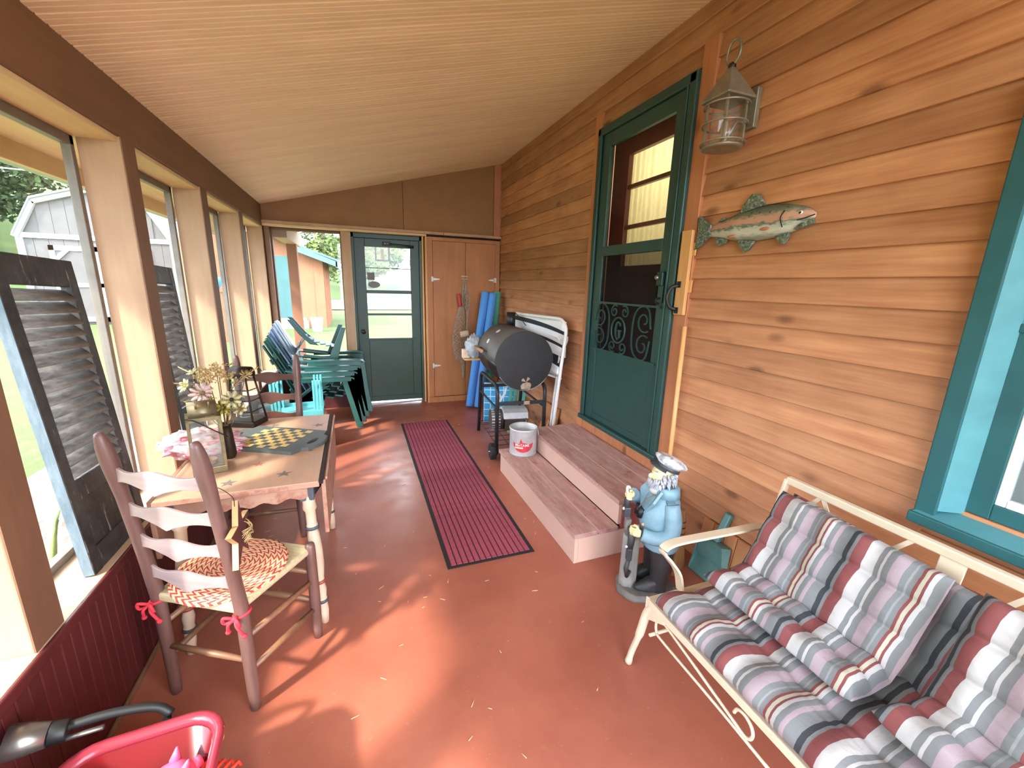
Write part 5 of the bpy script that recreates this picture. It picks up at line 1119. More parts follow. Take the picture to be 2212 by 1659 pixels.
# ---- wooden board with black pull and the dowel under it
m_pine = wood('honey_pine', S(206, 144, 82), S(228, 172, 110), 2, 2.5, 10, .45, .04)
wb_ = thing('pull_board', 'honey pine board with a black pull handle on the door casing', 'handle board', (1.80, 1.985, 1.41))
MB().bb((0, -.042, 0), (.022, .038, .475)).build('board', m_pine, wb_, .004)
for z in (.13, .335): MB().bb((.022, -.06, z), (.03, -.02, z+.07)).build('spacer_block', m_pine, wb_, .003)
MB().tube(smooth_path([(-.004, .012, .03), (-.04, .03, .045), (-.06, .036, .10), (-.04, .03, .155), (-.004, .012, .17)], 4), .011, 8).build('pull_handle', m_black, wb_)
for z in (.025, .175): MB().bb((-.006, -.004, z-.018), (.0, .028, z+.018)).build('handle_foot', m_black, wb_, .003)
dw = MB().cyl((0, 0, 0), (-.0, .012, 1.346), .0135, n=12).build('dowel', m_pine); dw.location = (1.80, 1.90, .003); tag(dw, 'thin pale wooden dowel standing against the casing below the pine board', 'stick')
# ---- sea captain statue, local +x is his front
m_coat = flat('sky_blue_coat_paint', S(122, 154, 164), .5, 0, .16, 16, .2); m_coatd = flat('blue_grey_seam_paint', S(92, 118, 128), .6); m_trou = flat('charcoal_trouser_paint', S(46, 44, 44), .5, 0, .4, 10, .3); m_skin = flat('pale_yellow_skin_paint', S(226, 208, 150), .55, 0, .08, 20); m_hair = flat('grey_white_beard', S(176, 178, 184), .7, 0, .3, 60, .5)
t = NT('chipped_white_cap'); t.col(t.ramp(t.noise(t.coord(), 22, 3, .6), [(.50, S(226, 224, 222)), (.56, S(158, 156, 156))], 'LINEAR')); m_cap = t.set(.5)
m_stone = flat('grey_driftwood_base', S(112, 106, 98), .8, 0, .25, 14, .5); m_block = flat('dark_grey_tackle', S(62, 62, 64), .45, .1, .2, 16)
cpn = thing('captain_statue', 'painted sea captain statue with white cap and light blue coat', 'statue', (1.408, 1.505, 0), R(162))
def rag(rad, n, seed, k=.08):
    r = random.Random(seed); return [rad*(1+r.uniform(-k, k)) for _ in range(n)]
rg_ = rag(1, 26, 3, .07)
MB().rings([[(.04+.155*q*rg_[k]*math.cos(2*PI*k/26), .125*q*rg_[k]*math.sin(2*PI*k/26), z) for k in range(26)] for q, z in ((1.02, 0), (1.04, .012), (.97, .028), (.93, .034))], True, True).build('base', m_stone, cpn)
# piling in front
MB().rings([[(.135+.045*q*rg_[k]*math.cos(2*PI*k/26), -.01+.045*q*rg_[k]*math.sin(2*PI*k/26), z) for k in range(26)] for q, z in ((1.1, .03), (1, .06), (.95, .30), (.9, .32))], True, True).build('wood_piling', flat('grey_weathered_piling', S(142, 138, 130), .85, 0, .15, 8, .4), cpn)
for s in (-1, 1):
    MB().loft([(-.01, s*.048, .03, .04, .038), (-.005, s*.05, .10, .042, .042), (-.01, s*.05, .18, .05, .048), (-.01, s*.045, .26, .06, .052), (-.01, s*.04, .31, .07, .055)], 16).build('trouser_leg', m_trou, cpn)
    b = MB(); b.loft([(.045, s*.05, .034, .082, .036), (.045, s*.05, .052, .08, .035), (.03, s*.05, .078, .058, .034), (.0, s*.05, .11, .042, .034)], 16); b.build('boot', m_trou, cpn, 0, 1)
MB().loft([(-.014, 0, .265, .086, .094), (-.012, 0, .275, .092, .100), (-.004, 0, .33, .090, .096), (.006, 0, .40, .098, .098), (.004, 0, .47, .094, .098), (-.004, 0, .53, .078, .096), (-.012, 0, .565, .058, .078), (-.008, 0, .585, .046, .05)], 22).build('coat', m_coat, cpn)
b = MB(); b.loft([(-.01, 0, .555, .070, .086), (-.012, 0, .59, .066, .074), (-.008, 0, .605, .058, .064), (-.006, 0, .60, .044, .05)], 20); b.build('collar', m_coat, cpn)
for s in (-1, 1):
    b = MB(); b.add([(.085, s*.015, .44), (.10, s*.02, .46), (.085, s*.085, .545), (.045, s*.075, .60), (.035, s*.03, .585), (.07, s*.012, .50)], [(0,1,2,3,4,5)]); o = b.build('lapel', m_coat, cpn); q = o.modifiers.new('thick', 'SOLIDIFY'); q.thickness = .012
MB().bb((.075, -.004, .28), (.104, .004, .46)).build('coat_edge', m_coatd, cpn, .003)
MB().loft([(.02, 0, .565, .05, .045), (.02, 0, .60, .042, .042)], 14).build('shirt', m_white, cpn)
for z in (.33, .40): MB().ball((.100, .035, z), .008, 8, 6).build('button', m_edge, cpn)
for s in (-1, 1): MB().box((-.005, s*.084, .548), (.045, .035, .012), rx=-s*R(24)).build('epaulette', m_coatd, cpn, .004)
def limb(pts, rad, nm, m): return MB().tube(smooth_path(pts, 4), [rad[min(int(i/4), len(rad)-1)]+(rad[min(int(i/4)+1, len(rad)-1)]-rad[min(int(i/4), len(rad)-1)])*((i % 4)/4) for i in range((len(pts)-1)*4+1)], 14).build(nm, m, cpn)
limb([(-.012, .080, .535), (-.018, .108, .46), (-.005, .116, .385), (.06, .105, .365), (.118, .082, .375)], [.038, .041, .038, .035, .033], 'sleeve', m_coat)
limb([(-.012, -.080, .535), (.02, -.108, .48), (.06, -.125, .455), (.10, -.09, .49), (.128, -.065, .515)], [.044, .045, .042, .036, .033], 'sleeve', m_coat)
def hand(c_, dirx, s, nm='hand'):
    """palm with four curled fingers and a thumb; c_ wrist, dirx forward"""
    c_ = Vector(c_); f_ = Vector(dirx).normalized(); up = Vector((0, 0, 1)); side = f_.cross(up).normalized()*s; b = MB()
    pal = c_+f_*.022; b.tube([c_, c_+f_*.012, pal+f_*.008, pal+f_*.018], [.017, .021, .022, .017], 10)
    for k, ln_ in enumerate((.030, .034, .032, .026)):
        o_ = pal+f_*.012+up*(.016-.0105*k)
        b.tube(smooth_path([o_, o_+f_*ln_*.55-side*.004, o_+f_*ln_*.6-side*.020, o_+f_*ln_*.1-side*.026], 3), .0062, 7)
    th0 = c_+f_*.014+up*.014; b.tube(smooth_path([th0, th0+up*.014+f_*.010-side*.008, th0+up*.012+f_*.026-side*.018], 3), .0066, 7)
    b.build(nm, m_skin, cpn)
hand((.122, .080, .376), (.8, -.45, .0), -1); hand((.132, -.062, .518), (.75, .45, .15), 1)
# head
hd_c = (.012, 0, .655)
MB().ball(hd_c, (.056, .048, .062), 18, 14).build('head', m_skin, cpn)
b = MB(); b.ball((.070, 0, .652), (.016, .010, .013), 10, 7); b.build('nose', m_skin, cpn)
for s in (-1, 1):
    MB().ball((-.002, s*.049, .648), (.011, .007, .016), 10, 7).build('ear', m_skin, cpn); MB().ball((.056, s*.019, .668), (.006, .006, .005), 8, 6).build('eye', m_white, cpn); MB().strip([(.060, s*.008, .680), (.052, s*.032, .682)], .006, .006).build('eyebrow', m_hair, cpn)
MB().strip([(.064, -.014, .632), (.067, 0, .634), (.064, .014, .632)], .004, .003).build('mouth', m_bandr, cpn)
r = random.Random(6); b = MB()
for i in range(210):
    a = r.uniform(-2.9, 2.9); zt = r.uniform(.0, 1)
    front = abs(a) < 1.15
    z0 = .648-zt*.038 if front else .675-zt*.055
    if front and z0 > .635 and abs(a) < .55: z0 -= .014
    rr = (.053 if front else .053); x = .012+(.058)*math.cos(a); y = .052*math.sin(a)
    p = Vector((x, y, z0)); d = Vector((math.cos(a), math.sin(a), -.9)).normalized()
    b.tube([p-d*.004, p+d*.010, p+d*.018+Vector((0, 0, -.008))], [.005, .0055, .0012], 5)
b.ball((.03, 0, .612), (.046, .046, .03), 12, 8); b.build('beard', m_hair, cpn)
T = Matrix.Translation((-.012, 0, .702)) @ Euler((0, R(-22), 0)).to_matrix().to_4x4()
b = MB(); b.lathe([(.056, -.012), (.058, .006), (.080, .022), (.084, .030), (.072, .042), (.03, .050), (.003, .051)], 24, T); b.build('cap', m_cap, cpn)
MB().lathe([(.0575, -.014), (.0595, -.012), (.0595, .004), (.0575, .006)], 24, T).build('cap_band', m_block, cpn)
b = MB(); b.rings([[T @ Vector(((.054+q)*math.cos(a), (.054+q)*math.sin(a), -.010-q*.35+dz)) for a in [R(-62)+R(124)*k/10 for k in range(11)]] for q, dz in ((0, 0), (.034, 0), (.034, .004), (0, .004))], False, False, True); b.build('cap_peak', m_block, cpn)
# block and tackle, rope, binoculars
b = MB(); b.tube([(.155, -.045, .545), (.165, -.035, .50), (.168, -.03, .46)], [.014, .017, .016], 10); b.build('tackle_handle', m_block, cpn); b = MB(); b.box((.165, -.025, .435), (.035, .030, .06)); b.build('tackle_block', m_block, cpn, .006)
MB().box((.165, .0, .385), (.030, .036, .06)).build('tackle_cheek', m_stone, cpn, .006)
MB().tube([(.158, .03, .385), (.155, .045, .33), (.16, .05, .27)], [.014, .019, .015], 10).build('tackle_handle', m_block, cpn); MB().box((.163, .052, .245), (.028, .030, .07)).build('tackle_block', m_block, cpn, .006); MB().tube([(.163, .056, .215), (.175, .062, .17), (.165, .06, .125), (.15, .055, .15)], [.010, .013, .014, .009], 10).build('hook', m_block, cpn)
MB().ball((.178, .05, .285), .007, 8, 6).build('rivet', m_white, cpn); MB().ball((.183, -.025, .455), .008, 8, 6).build('rivet', m_white, cpn)
for s in (-1, 1): MB().cyl((.100, -.012+s*.018, .475), (.113, -.012+s*.018, .425), .017, .014, 12).build('binocular_tube', m_black, cpn)
MB().tube(smooth_path([(.06, .05, .575), (.10, .03, .53), (.118, .005, .48)], 4), .003, 5).build('binocular_strap', m_stone, cpn)
MB().tube(smooth_path([(.150, -.05, .535), (.152, -.062, .555), (.165, -.055, .56), (.172, -.03, .548), (.16, -.03, .53)], 4), .007, 6).build('rope_coil', m_white, cpn)
# ---- whisk broom and dustpan
m_bris = wood('broom_bristle', S(110, 70, 40), S(160, 112, 66), 2, 8, 30, .9, .05, 0, .8)
br_ = thing('whisk_broom', 'brown whisk broom with black bindings propped behind the statue', 'broom', (1.642, 1.575, 0), 0, None, (R(-4), R(6), R(28)))
b = MB(); rs = []
for z, w_, d_ in ((0, .085, .018), (.06, .078, .02), (.14, .055, .022), (.19, .034, .022), (.24, .026, .022), (.33, .022, .02), (.36, .016, .016)): rs.append([(w_*math.cos(2*PI*k/20), d_*math.sin(2*PI*k/20), z) for k in range(20)])
b.rings(rs, True, True); b.build('bristles', m_bris, br_)
r = random.Random(8); b = MB()
for i in range(60):
    a = r.uniform(0, 2*PI); b.tube([(.05*math.cos(a), .02*math.sin(a), .15), (.092*math.cos(a), .024*math.sin(a), .004)], [.002, .0012], 4)
bo = b.build('loose_bristles', m_bris, br_); bo['kind'] = 'stuff'
for z, w_ in ((.19, .0345), (.222, .0285), (.255, .0255), (.288, .0245)): MB().rings([[((w_+.001)*math.cos(2*PI*k/20), .0232*math.sin(2*PI*k/20), z+dz) for k in range(20)] for dz in (0, .006)], True, True).build('binding', m_black, br_)
m_pan = flat('green_metal_dustpan', S(104, 154, 148), .3, .3, .15, 12); m_pand = flat('dark_green_dustpan_handle', S(80, 122, 116), .35, .2, .1, 12)
dpn = thing('dustpan', 'green metal dustpan standing on edge against the wall behind the statue', 'dustpan', (1.72, 1.455, .006), 0, None, (R(0), R(14), R(0)))
# local: y across, z up (blade edge down), x thickness
b = MB(); b.add([(0, -.115, .0), (0, .115, .0), (.01, .075, .235), (.01, -.075, .235)], [(0,1,2,3)]); o = b.build('blade', m_pan, dpn); q = o.modifiers.new('thick', 'SOLIDIFY'); q.thickness = .004
for s in (-1, 1):
    b = MB(); b.add([(0, s*.115, 0), (.01, s*.075, .235), (-.055, s*.070, .235), (-.008, s*.112, .01)], [(0,1,2,3)]); o = b.build('side_wall', m_pan, dpn); q = o.modifiers.new('thick', 'SOLIDIFY'); q.thickness = .004
b = MB(); b.add([(.01, -.075, .235), (.01, .075, .235), (-.055, .07, .235), (-.055, -.07, .235)], [(0,1,2,3)]); o = b.build('back_wall', m_pan, dpn); q = o.modifiers.new('thick', 'SOLIDIFY'); q.thickness = .004
b = MB(); b.add([(-.055, -.07, .235), (-.055, .07, .235), (-.012, .09, .12), (-.012, -.09, .12)], [(0,1,2,3)]); o = b.build('hood', m_pan, dpn); q = o.modifiers.new('thick', 'SOLIDIFY'); q.thickness = .004
b = MB(); b.rings([[(x0_-.016, -.016-.004, z), (x0_-.016, .016+.004, z), (x0_+.016, .016+.004, z), (x0_+.016, -.016-.004, z)] for x0_, z in ((-.02, .235), (.0, .30), (.02, .40))], False, True); b.build('handle', m_pand, dpn, .007)
# ---- metal loveseat
m_cream = flat('cream_metal_paint', S(212, 194, 164), .45, .1, .06, 12)
ls = thing('metal_loveseat', 'cream painted metal loveseat with scrolled wire apron under the window', 'loveseat', (1.33, .545, 0))
OX, OY = 1.33, .545
def W_(p): return (p[0]-OX, p[1]-OY, p[2])
def Wl(ps): return [W_(p) for p in ps]
Y1, Y0 = 1.092, -.002
MB().strip(Wl([(1.035, Y1, .358), (1.035, Y0, .358)]), .042, .030).build('front_rail', m_cream, ls, .004)
for y in (Y1, Y0):
    s = 1 if y > .5 else -1
    MB().strip(Wl([(1.02, y, .358), (1.58, y, .345)]), .034, .026).build('side_rail', m_cream, ls, .004)
    MB().tube(Wl(smooth_path([(1.035, y-s*.012, .352), (1.03, y+s*.018, .29), (1.022, y+s*.035, .18), (1.016, y+s*.062, .07), (1.012, y+s*.072, .005)], 4)), [.017]*9+[.013]*6+[.015, .016], 10).build('front_leg', m_cream, ls)
    b = MB(); b.add(Wl([(1.02, y+s*.02, .372), (1.06, y-s*.09, .372), (1.02, y-s*.09, .33), (1.02, y+s*.02, .27)]), [(0,1,2,3)]); o = b.build('corner_gusset', m_cream, ls); q = o.modifiers.new('thick', 'SOLIDIFY'); q.thickness = .006
    MB().tube(Wl(smooth_path([(1.58, y, .345), (1.62, y+s*.01, .2), (1.66, y+s*.03, .005)], 4)), .014, 8).build('back_leg', m_cream, ls)
    MB().strip(Wl(smooth_path([(1.17, y, .372), (1.145, y, .46), (1.09, y, .535), (1.055, y, .580), (1.10, y, .604), (1.25, y-s*.006, .606), (1.42, y-s*.012, .603), (1.56, y-s*.014, .600)], 5)), .040, .010, (0, .02, 1) if False else (.3, 0, 1)).build('arm', m_cream, ls, .002)
    MB().strip(Wl([(1.575, y, .345), (1.60, y-s*.01, .55), (1.652, y-s*.02, .80)]), .014, .03, (1, 0, 0)).build('back_post', m_cream, ls, .003)
MB().strip(Wl([(1.652, Y1-.02, .798), (1.652, Y0+.02, .798)]), .026, .030).build('top_rail', m_cream, ls, .004)
MB().strip(Wl([(1.60, Y1-.01, .53), (1.60, Y0+.01, .53)]), .016, .022).build('lower_back_rail', m_cream, ls, .003); MB().strip(Wl([(1.58, Y1, .345), (1.58, Y0, .345)]), .03, .026).build('back_rail', m_cream, ls, .003)
MB().strip(Wl([(1.60, .545, .53), (1.652, .545, .79)]), .062, .008, (1, 0, -.2)).build('centre_plate', m_cream, ls, .002)
for a, b_ in ((1.07, .93), (.79, .93), (.79, .64), (.50, .38), (.22, .38), (.22, .06)):
    MB().strip(Wl([(1.612, a, .585), (1.65, b_, .792)]), .014, .006, (1, 0, -.2)).build('lattice_bar', m_cream, ls)
for i in range(9): MB().cyl(W_((1.038, 1.03-.12*i, .376)), W_((1.062, 1.03-.12*i, .378)), .0045, n=6).build('spring_hook', m_cream, ls)
for i in range(8): MB().tube(Wl([(1.05, .97-.12*i, .374), (1.3, .97-.12*i, .352), (1.57, .97-.12*i, .362)]), .004, 5).build('seat_spring', m_steel, ls)
for y0 in (1.06,):
    sc = MB(); pth = [(1.04, .571, .222), (1.04, .68, .228), (1.04, .81, .232), (1.04, 1.03, .236), (1.04, 1.058, .25), (1.04, 1.063, .285), (1.04, 1.045, .312), (1.04, 1.01, .312), (1.04, .832, .275), (1.04, .711, .249), (1.04, .651, .238), (1.04, .632, .262), (1.04, .640, .290), (1.04, .665, .305), (1.04, .69, .298), (1.04, .70, .275)]
    sc.tube(Wl(smooth_path(pth, 5)), .0055, 6); sc.build('wire_scroll', m_cream, ls)
    sc = MB(); sc.tube(Wl(smooth_path([(x, 1.09-y, z) for x, y, z in pth], 5)), .0055, 6); sc.build('wire_scroll', m_cream, ls)
MB().tube(Wl([(1.04, 1.09, .20), (1.30, 1.10, .18), (1.60, 1.10, .2)]), .007, 6).build('side_brace', m_cream, ls)
# cushions
GR, WH, PK, RD, NVY, LG, CRM = S(108, 108, 106), S(166, 161, 155), S(146, 128, 130), S(114, 58, 55), S(44, 46, 49), S(128, 129, 127), S(168, 160, 140)
t = NT('striped_cushion_fabric'); tc = t.n('TexCoord'); sx = t.n('SeparateXYZ'); t.l(tc.outputs['Object'], sx.inputs[0])
wob = t.math('MULTIPLY_ADD', t.noise(t.coord((1, 1, 1)), 5, 3), .09, -.045)
u = t.math('FRACT', t.math('ADD', wob, t.math('MULTIPLY_ADD', sx.outputs[1], -1/.268, .97)))
c = t.ramp(u, [(0, NVY), (.05, GR), (.085, RD), (.195, WH), (.31, GR), (.36, WH), (.39, GR), (.455, PK), (.56, GR), (.61, LG), (.63, GR), (.675, RD), (.70, CRM), (.735, RD), (.76, WH), (.80, GR), (.855, PK), (.895, GR)], 'CONSTANT')
t.col(c); t.bump(t.noise(t.coord(), 22, 4), .35, .012); m_strc = t.set(.85)
def resample(poly, n):
    P = [Vector((x, 0, z)) for x, z in poly]; D = [0]
    for i in range(1, len(P)): D.append(D[-1]+(P[i]-P[i-1]).length)
    out = []
    for k in range(n+1):
        s = D[-1]*k/n; i = 1
        while i < len(D)-1 and D[i] < s: i += 1
        q = (s-D[i-1])/(D[i]-D[i-1]); out.append(P[i-1].lerp(P[i], q))
    return out
def cushion(name, label, prof, y0, y1, th, nseam, ncol, seed, rz=0, cat='cushion', skew=0.0):
    """prof: (x,z) polyline from front to back; the puffed side is to its left (up / forward)"""
    n = 12*nseam; P = resample(prof, n); m = 10*ncol; Ly = y0-y1; r = random.Random(seed)
    ox, oz = prof[0]; rings = []
    jit = [[r.uniform(-.006, .006) for _ in range(n+1)] for _ in range(m+1)]
    for j in range(m+1):
        tt = j/m; ed = (math.sin(PI*min(1, .5*min(tt, 1-tt)/.055+.0)))**.55 if min(tt, 1-tt) < .055 else 1
        top = []; bot = []
        for i in range(n+1):
            s = i/n; tn = (P[min(i+1, n)]-P[max(i-1, 0)]).normalized(); nm = Vector((-tn.z, 0, tn.x))
            if nm.z < 0 and nm.x > 0: nm = -nm
            puff = abs(math.sin(PI*s*nseam))**.45
            colp = 1-.16*(1-abs(math.sin(PI*tt*ncol))**.6)
            # tuft buttons at the seam crossings
            h = th*(.58+.42*puff*colp)*ed
            if i in (0, n): h = th*.16*ed
            wv = .006*math.sin(9*tt*Ly*7+s*5+seed)+jit[j][i]*.35
            p = P[i]; yy = -tt*Ly+skew*(p-P[0]).length
            top.append(Vector((p.x-ox, yy, p.z-oz))+nm*(h+wv*ed)); bot.append(Vector((p.x-ox, yy, p.z-oz))-nm*(.012*ed))
        rings.append(top+list(reversed(bot)))
    b = MB(); b.rings(rings, True, False); o = b.build(name, m_strc); o.location = (ox, y0, oz); o.rotation_euler = (0, 0, rz); tag(o, label, cat)
    mod = o.modifiers.new('sub', 'SUBSURF'); mod.levels = 1; mod.render_levels = 1
    return o
cushion('bench_seat_cushion', 'long striped bench cushion covering the loveseat seat', [(1.0, .405), (1.015, .43), (1.10, .405), (1.30, .39), (1.52, .395)], 1.04, .02, .060, 3, 6, 1)
cushion('bench_back_cushion', 'long striped back cushion along the loveseat top rail', [(1.475, .44), (1.53, .56), (1.58, .67), (1.612, .775)], 1.035, .03, .045, 3, 6, 2).rotation_euler = (R(4.2), 0, 0)
cushion('chair_cushion', 'striped tufted chair cushion folded up by the arm near the statue', [(1.185, .505), (1.28, .485), (1.375, .487), (1.42, .545), (1.465, .65), (1.51, .745), (1.535, .80)], 1.01, .50, .050, 5, 3, 3, R(1)).rotation_euler = (R(2.5), 0, R(1.5))
cushion('chair_cushion', 'striped tufted chair cushion slumped on the loveseat under the window', [(1.19, .51), (1.28, .49), (1.375, .492), (1.415, .56), (1.45, .66), (1.49, .75), (1.515, .80)], .455, -.05, .052, 5, 3, 7, R(-5))
# ---- red wagon with toys
m_wag = flat('glossy_red_plastic', S(110, 8, 18), .22, 0, .08, 8, .02); m_wrim = flat('highlight_red_rim', S(146, 48, 60), .25, 0, .06, 8, .02)  # paler pink rim: a glossy highlight put into the colour
wg = thing('toy_wagon', 'small red plastic wagon holding toys by the knee wall', 'wagon', (-.565, .86, 0), R(3))
def rrect(w, l, rad, n=6):
    pts = []
    for cx, cy, a0 in ((w-rad, l-rad, 0), (-w+rad, l-rad, PI/2), (-w+rad, -l+rad, PI), (w-rad, -l+rad, 1.5*PI)):
        pts += [(cx+rad*math.cos(a0+PI/2*i/n), cy+rad*math.sin(a0+PI/2*i/n)) for i in range(n+1)]
    return pts
def rr_ring(w, l, rad, z): return [(x, y, z) for x, y in rrect(w, l, rad)]
b = MB(); b.rings([rr_ring(.145, .25, .07, .17), rr_ring(.15, .255, .07, .175), rr_ring(.168, .282, .08, .345), rr_ring(.160, .272, .075, .345), rr_ring(.142, .245, .065, .185), rr_ring(.10, .2, .04, .183)], True, True); b.build('tub', m_wag, wg)
b = MB(); b.rings([rr_ring(.166, .280, .08, .340), rr_ring(.182, .296, .09, .345), rr_ring(.186, .300, .092, .356), rr_ring(.182, .296, .09, .366), rr_ring(.168, .282, .082, .366), rr_ring(.160, .274, .078, .356), rr_ring(.160, .272, .076, .345)], True, False, True); b.build('rim', m_wrim, wg)
for sx_ in (-1, 1):
    for sy in (-1, 1):
        wh = MB().lathe([(.05, -.02), (.078, -.02), (.085, -.012), (.085, .012), (.078, .02), (.05, .02)], 22, Matrix(((0,0,1,sx_*.195),(1,0,0,sy*.20),(0,1,0,.085),(0,0,0,1)))).build('wheel', m_rub, wg); MB().lathe([(.05, -.01), (.05, .012), (.015, .022), (.0148, -.02)], 14, Matrix(((0,0,1,sx_*.195),(1,0,0,sy*.20),(0,1,0,.085),(0,0,0,1)))).build('hub', m_white, wh)
for sy in (-1, 1): MB().cyl((-.19, sy*.2, .085), (.19, sy*.2, .085), .008, n=8).build('axle', m_steel, wg); 
MB().bb((-.1, -.22, .09), (.1, .22, .168)).build('chassis', m_black, wg, .01)
MB().tube(smooth_path([(.04, .325, .355), (-.0, .335, .385), (-.10, .335, .405), (-.20, .325, .41)], 4), .012, 10).build('handle_shaft', m_black, wg); MB().tube([(.03, .318, .35), (.0, .31, .2), (.0, .27, .12)], .011, 8).build('handle_fork', m_black, wg)
MB().tube([(-.10, .318, .385), (-.20, .312, .39)], .007, 6).build('handle_rod', m_steel, wg)
MB().tube([(-.168, .322, .405), (-.202, .318, .412)], [.026, .028], 12).build('grip_collar', m_black, wg, .004); MB().tube([(-.202, .318, .412), (-.24, .315, .42), (-.275, .31, .43)], [.028, .036, .04], 14).build('grip', m_steel, wg)
m_tpink = flat('pink_plastic', S(230, 110, 150), .35); m_tor = flat('orange_red_plastic', S(226, 70, 50), .35, 0, .1); m_tbl = flat('blue_plastic', S(44, 110, 196), .35); m_tyel = flat('yellow_orange_plastic', S(240, 150, 60), .35)
pg = thing('toy_pig', 'round pink toy pig lying on top in the red wagon', 'toy', (-.515, 1.045, .272), R(40))
MB().ball((0, 0, 0), (.062, .05, .05), 18, 12).build('body', m_tpink, pg); MB().cyl((.055, 0, 0), (.075, 0, 0), .018, .016, 12).build('snout', m_tpink, pg)
for s in (-1, 1): MB().tube([(.03, s*.025, .035), (.04, s*.03, .065)], [.014, .002], 8).build('ear', m_tpink, pg)
for i in range(4): MB().cyl((.025*(1 if i < 2 else -1), .025*(1 if i % 2 else -1), -.03), (.03*(1 if i < 2 else -1), .03*(1 if i % 2 else -1), -.06), .012, n=8).build('leg', m_tpink, pg)
rk = thing('toy_rake', 'red and orange plastic toy rake beside the pink pig', 'toy', (-.445, 1.02, .205), R(65))
MB().tube([(-.1, 0, .05), (.02, 0, .06)], .011, 8).build('handle', m_tor, rk); MB().bb((.015, -.055, .045), (.04, .055, .07)).build('head', m_tor, rk, .006)
for i in range(6): MB().tube([(.04, -.048+.019*i, .06), (.075, -.05+.02*i, .052), (.082, -.05+.02*i, .03)], .005, 6).build('tine', m_tor, rk)
sv = thing('toy_shovel', 'orange and yellow toy shovel stuck in the wagon corner', 'toy', (-.435, 1.085, .20), R(35)); MB().tube([(0, 0, .02), (.02, .0, .13)], .010, 8).build('handle', m_tor, sv)
b = MB(); b.rings([[(.018+.02*q, -.03*w_, .11+.05*q), (.022+.02*q, 0, .108+.05*q), (.018+.02*q, .03*w_, .11+.05*q), (.012+.02*q, 0, .116+.05*q)] for q, w_ in ((0, .8), (.6, 1), (1, .6))], True, True); b.build('blade', m_tyel, sv)
bo_ = thing('toy_bottle', 'blue and white toy bottle lying in the wagon beside the pig', 'toy', (-.60, 1.02, .215), R(20)); MB().lathe([(.028, 0), (.03, .01), (.03, .09), (.014, .115), (.014, .14), (.003, .141)], 16, Matrix(((0,0,1,-.05),(0,1,0,0),(-1,0,0,.0),(0,0,0,1)))).build('bottle', m_tbl, bo_); MB().lathe([(.0305, .03), (.0308, .032), (.0308, .07), (.0305, .072)], 16, Matrix(((0,0,1,-.05),(0,1,0,0),(-1,0,0,0),(0,0,0,1)))).build('label_band', m_white, bo_)
bt = crumple('sand_bag', flat('pale_cloth', S(206, 190, 160), .9), None, (0, 0, 0), (.07, .12, .03), 14, 20, 12, .3); bt.location = (-.52, .90, .222); tag(bt, 'pale crumpled cloth bag in the bottom of the wagon', 'cloth bag')
# ---- stacked green resin chairs
m_res = flat('dark_green_resin', S(34, 84, 78), .32, 0, .08, 6, .02); m_rest = flat('teal_resin', S(92, 172, 176), .38, 0, .06, 6, .02); m_resl = flat('sheen_blue_grey_slat', S(110, 132, 160), .35, 0, .08, 6)  # blue-grey slats: sheen on the green resin put into the colour
def resin_chair(label, loc, rot, group, mb=None):
    th = thing('resin_chair', label, 'chair', loc, 0, group, rot)
    for i in range(6):
        q = i/5; x = .26-.46*q; z = .36-.10*q+.02*math.sin(q*PI)
        MB().box((x, 0, z), (.078, .50, .016), ry=R(12)).build('seat_slat', m_res, th, .004)
    for i in range(6):
        y = -.215+.086*i; tp_ = .96-.55*(y*y)*2.0
        b = MB(); b.strip([(-.20, y*.9, .27), (-.34, y, .27+(tp_-.27)*.5), (-.50, y*1.05, tp_)], .072, .014, (1, 0, .4)); b.build('back_slat', mb or m_res, th, .004)
    for x, z, w_ in ((-.27, .42, .5), (-.42, .74, .52)): MB().box((x-.014, 0, z), (.016, w_, .06), ry=R(-24)).build('back_rail', m_res, th, .004)
    for s in (-1, 1):
        y = s*.30
        MB().strip(smooth_path([(.33, y, .545), (.30, y, .565), (.1, y, .572), (-.18, y, .572), (-.34, y*.93, .60)], 4), .105, .016).build('arm', m_res, th, .006)
        MB().strip([(.30, y+s*.046, .548), (-.2, y+s*.046, .552)], .008, .04).build('arm_skirt', m_res, th)
        b = MB(); b.rings([[(x0_, y-.022, z), (x0_, y+.022, z), (x1_, y+.022, z), (x1_, y-.022, z)] for x0_, x1_, z in ((.33, .40, 0), (.26, .365, .30), (.20, .345, .55))], False, True); b.build('front_leg', m_res, th, .006)
        b = MB(); b.rings([[(x0_, y*.92-.02, z), (x0_, y*.92+.02, z), (x1_, y*.92+.02, z), (x1_, y*.92-.02, z)] for x0_, x1_, z in ((-.50, -.42, 0), (-.30, -.19, .22), (-.12, .02, .36))], False, True); b.build('rear_leg', m_res, th, .006)
    return th
gname = 'stacked green resin chairs'
names = ['bottom', 'second', 'third', 'fourth']
SX, SY = -.335, 4.92
for i in range(4):
    resin_chair('green resin garden chair, %s of the stack by the back window' % (names[i]+(' one' if i == 0 else '')), (SX-.03+.034*i, SY, .058*i), (0, 0, 0), gname, m_resl if i >= 2 else None)
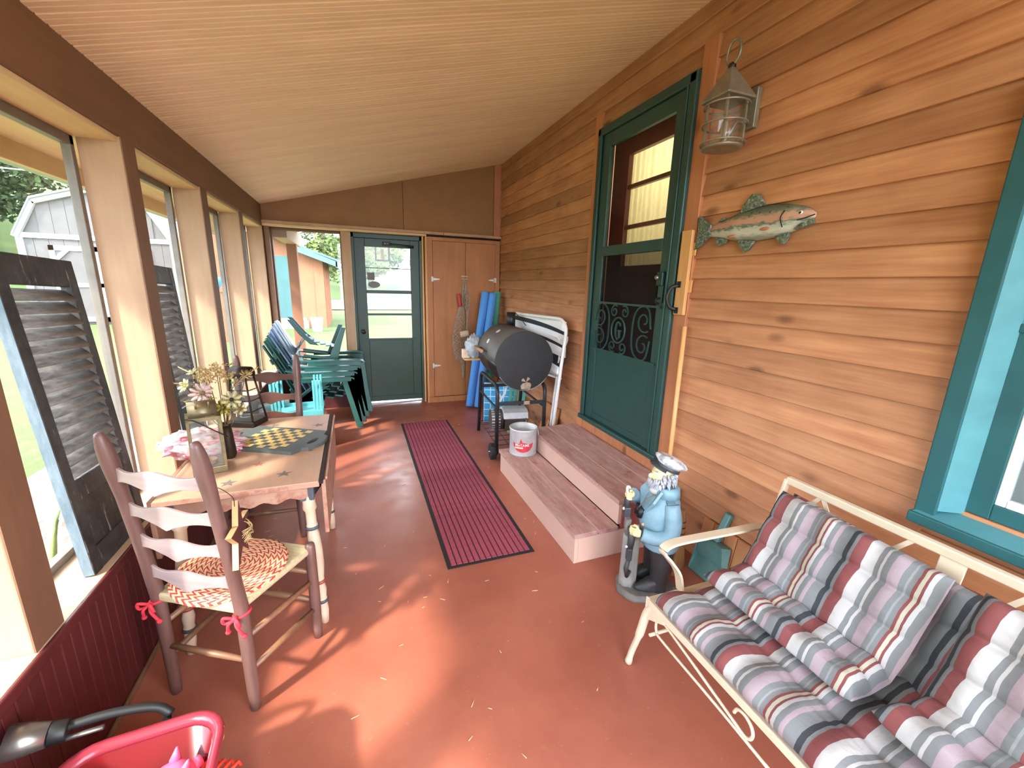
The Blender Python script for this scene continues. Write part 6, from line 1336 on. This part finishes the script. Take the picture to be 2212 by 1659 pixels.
tc_ = resin_chair('small green resin chair turned upside down on top of the stack', (SX-.02, SY+.05, 1.105), (R(180), R(10), R(6)), gname); tc_.scale = (.62, .62, .62)
# teal side tables, one upside down on the other
def side_table(label, loc, rot):
    th = thing('resin_side_table', label, 'side table', loc, 0, 'teal resin side tables', rot)
    MB().bb((-.21, -.16, .30), (.21, .16, .318)).build('rim', m_rest, th, .004)
    for i in range(5): MB().bb((-.20, -.15+.062*i, .318), (.20, -.15+.062*i+.05, .33)).build('top_slat', m_rest, th, .003)
    MB().bb((-.215, -.165, .27), (.215, -.150, .318)).build('skirt', m_rest, th, .003); MB().bb((-.215, .150, .27), (.215, .165, .318)).build('skirt', m_rest, th, .003)
    for x in (-.17, .17):
        for y in (-.13, .13):
            for dx in (-.028, 0, .028): MB().bb((x+dx-.009, y-.02, 0), (x+dx+.009, y+.02, .30)).build('leg_rib', m_rest, th, .002)
        MB().bb((x-.012, -.13, .05), (x+.012, .13, .09)).build('leg_tie', m_rest, th, .002)
side_table('teal resin side table standing upright below another behind the wooden table', (-.53, 4.18, 0), (0, 0, R(4)))
side_table('teal resin side table turned legs up on top of the other one', (-.53, 4.18, .664), (R(180), 0, R(2)))
# white seat pad left by the stack
wc = MB().bb((-.16, -.03, 0), (.16, .03, .42)).build('white_cushion', m_white, None, .02); wc.location = (-.78, 4.36, .005); wc.rotation_euler = (R(4), 0, R(50)); tag(wc, 'white seat cushion standing on edge by the knee wall behind the teal tables', 'cushion')

# bits of straw and grass tracked over the floor
r = random.Random(21); b = MB()
for i in range(90):
    x, y = r.uniform(-.6, 1.1), r.uniform(.9, 4.8)
    if .40 < x < .97 and 1.9 < y < 4.6: continue
    if x > .98 and y < 1.3: continue
    a = r.uniform(0, PI); l = r.uniform(.006, .016); d = Vector((math.cos(a)*l, math.sin(a)*l, 0)); p = Vector((x, y, .0018))
    b.tube([p-d, p, p+d], .0013, 4)
so_ = b.build('floor_straw', flat('pale_straw', S(226, 196, 150), .8)); so_['kind'] = 'stuff'; tag(so_, 'scattered bits of pale straw on the red floor', 'straw')
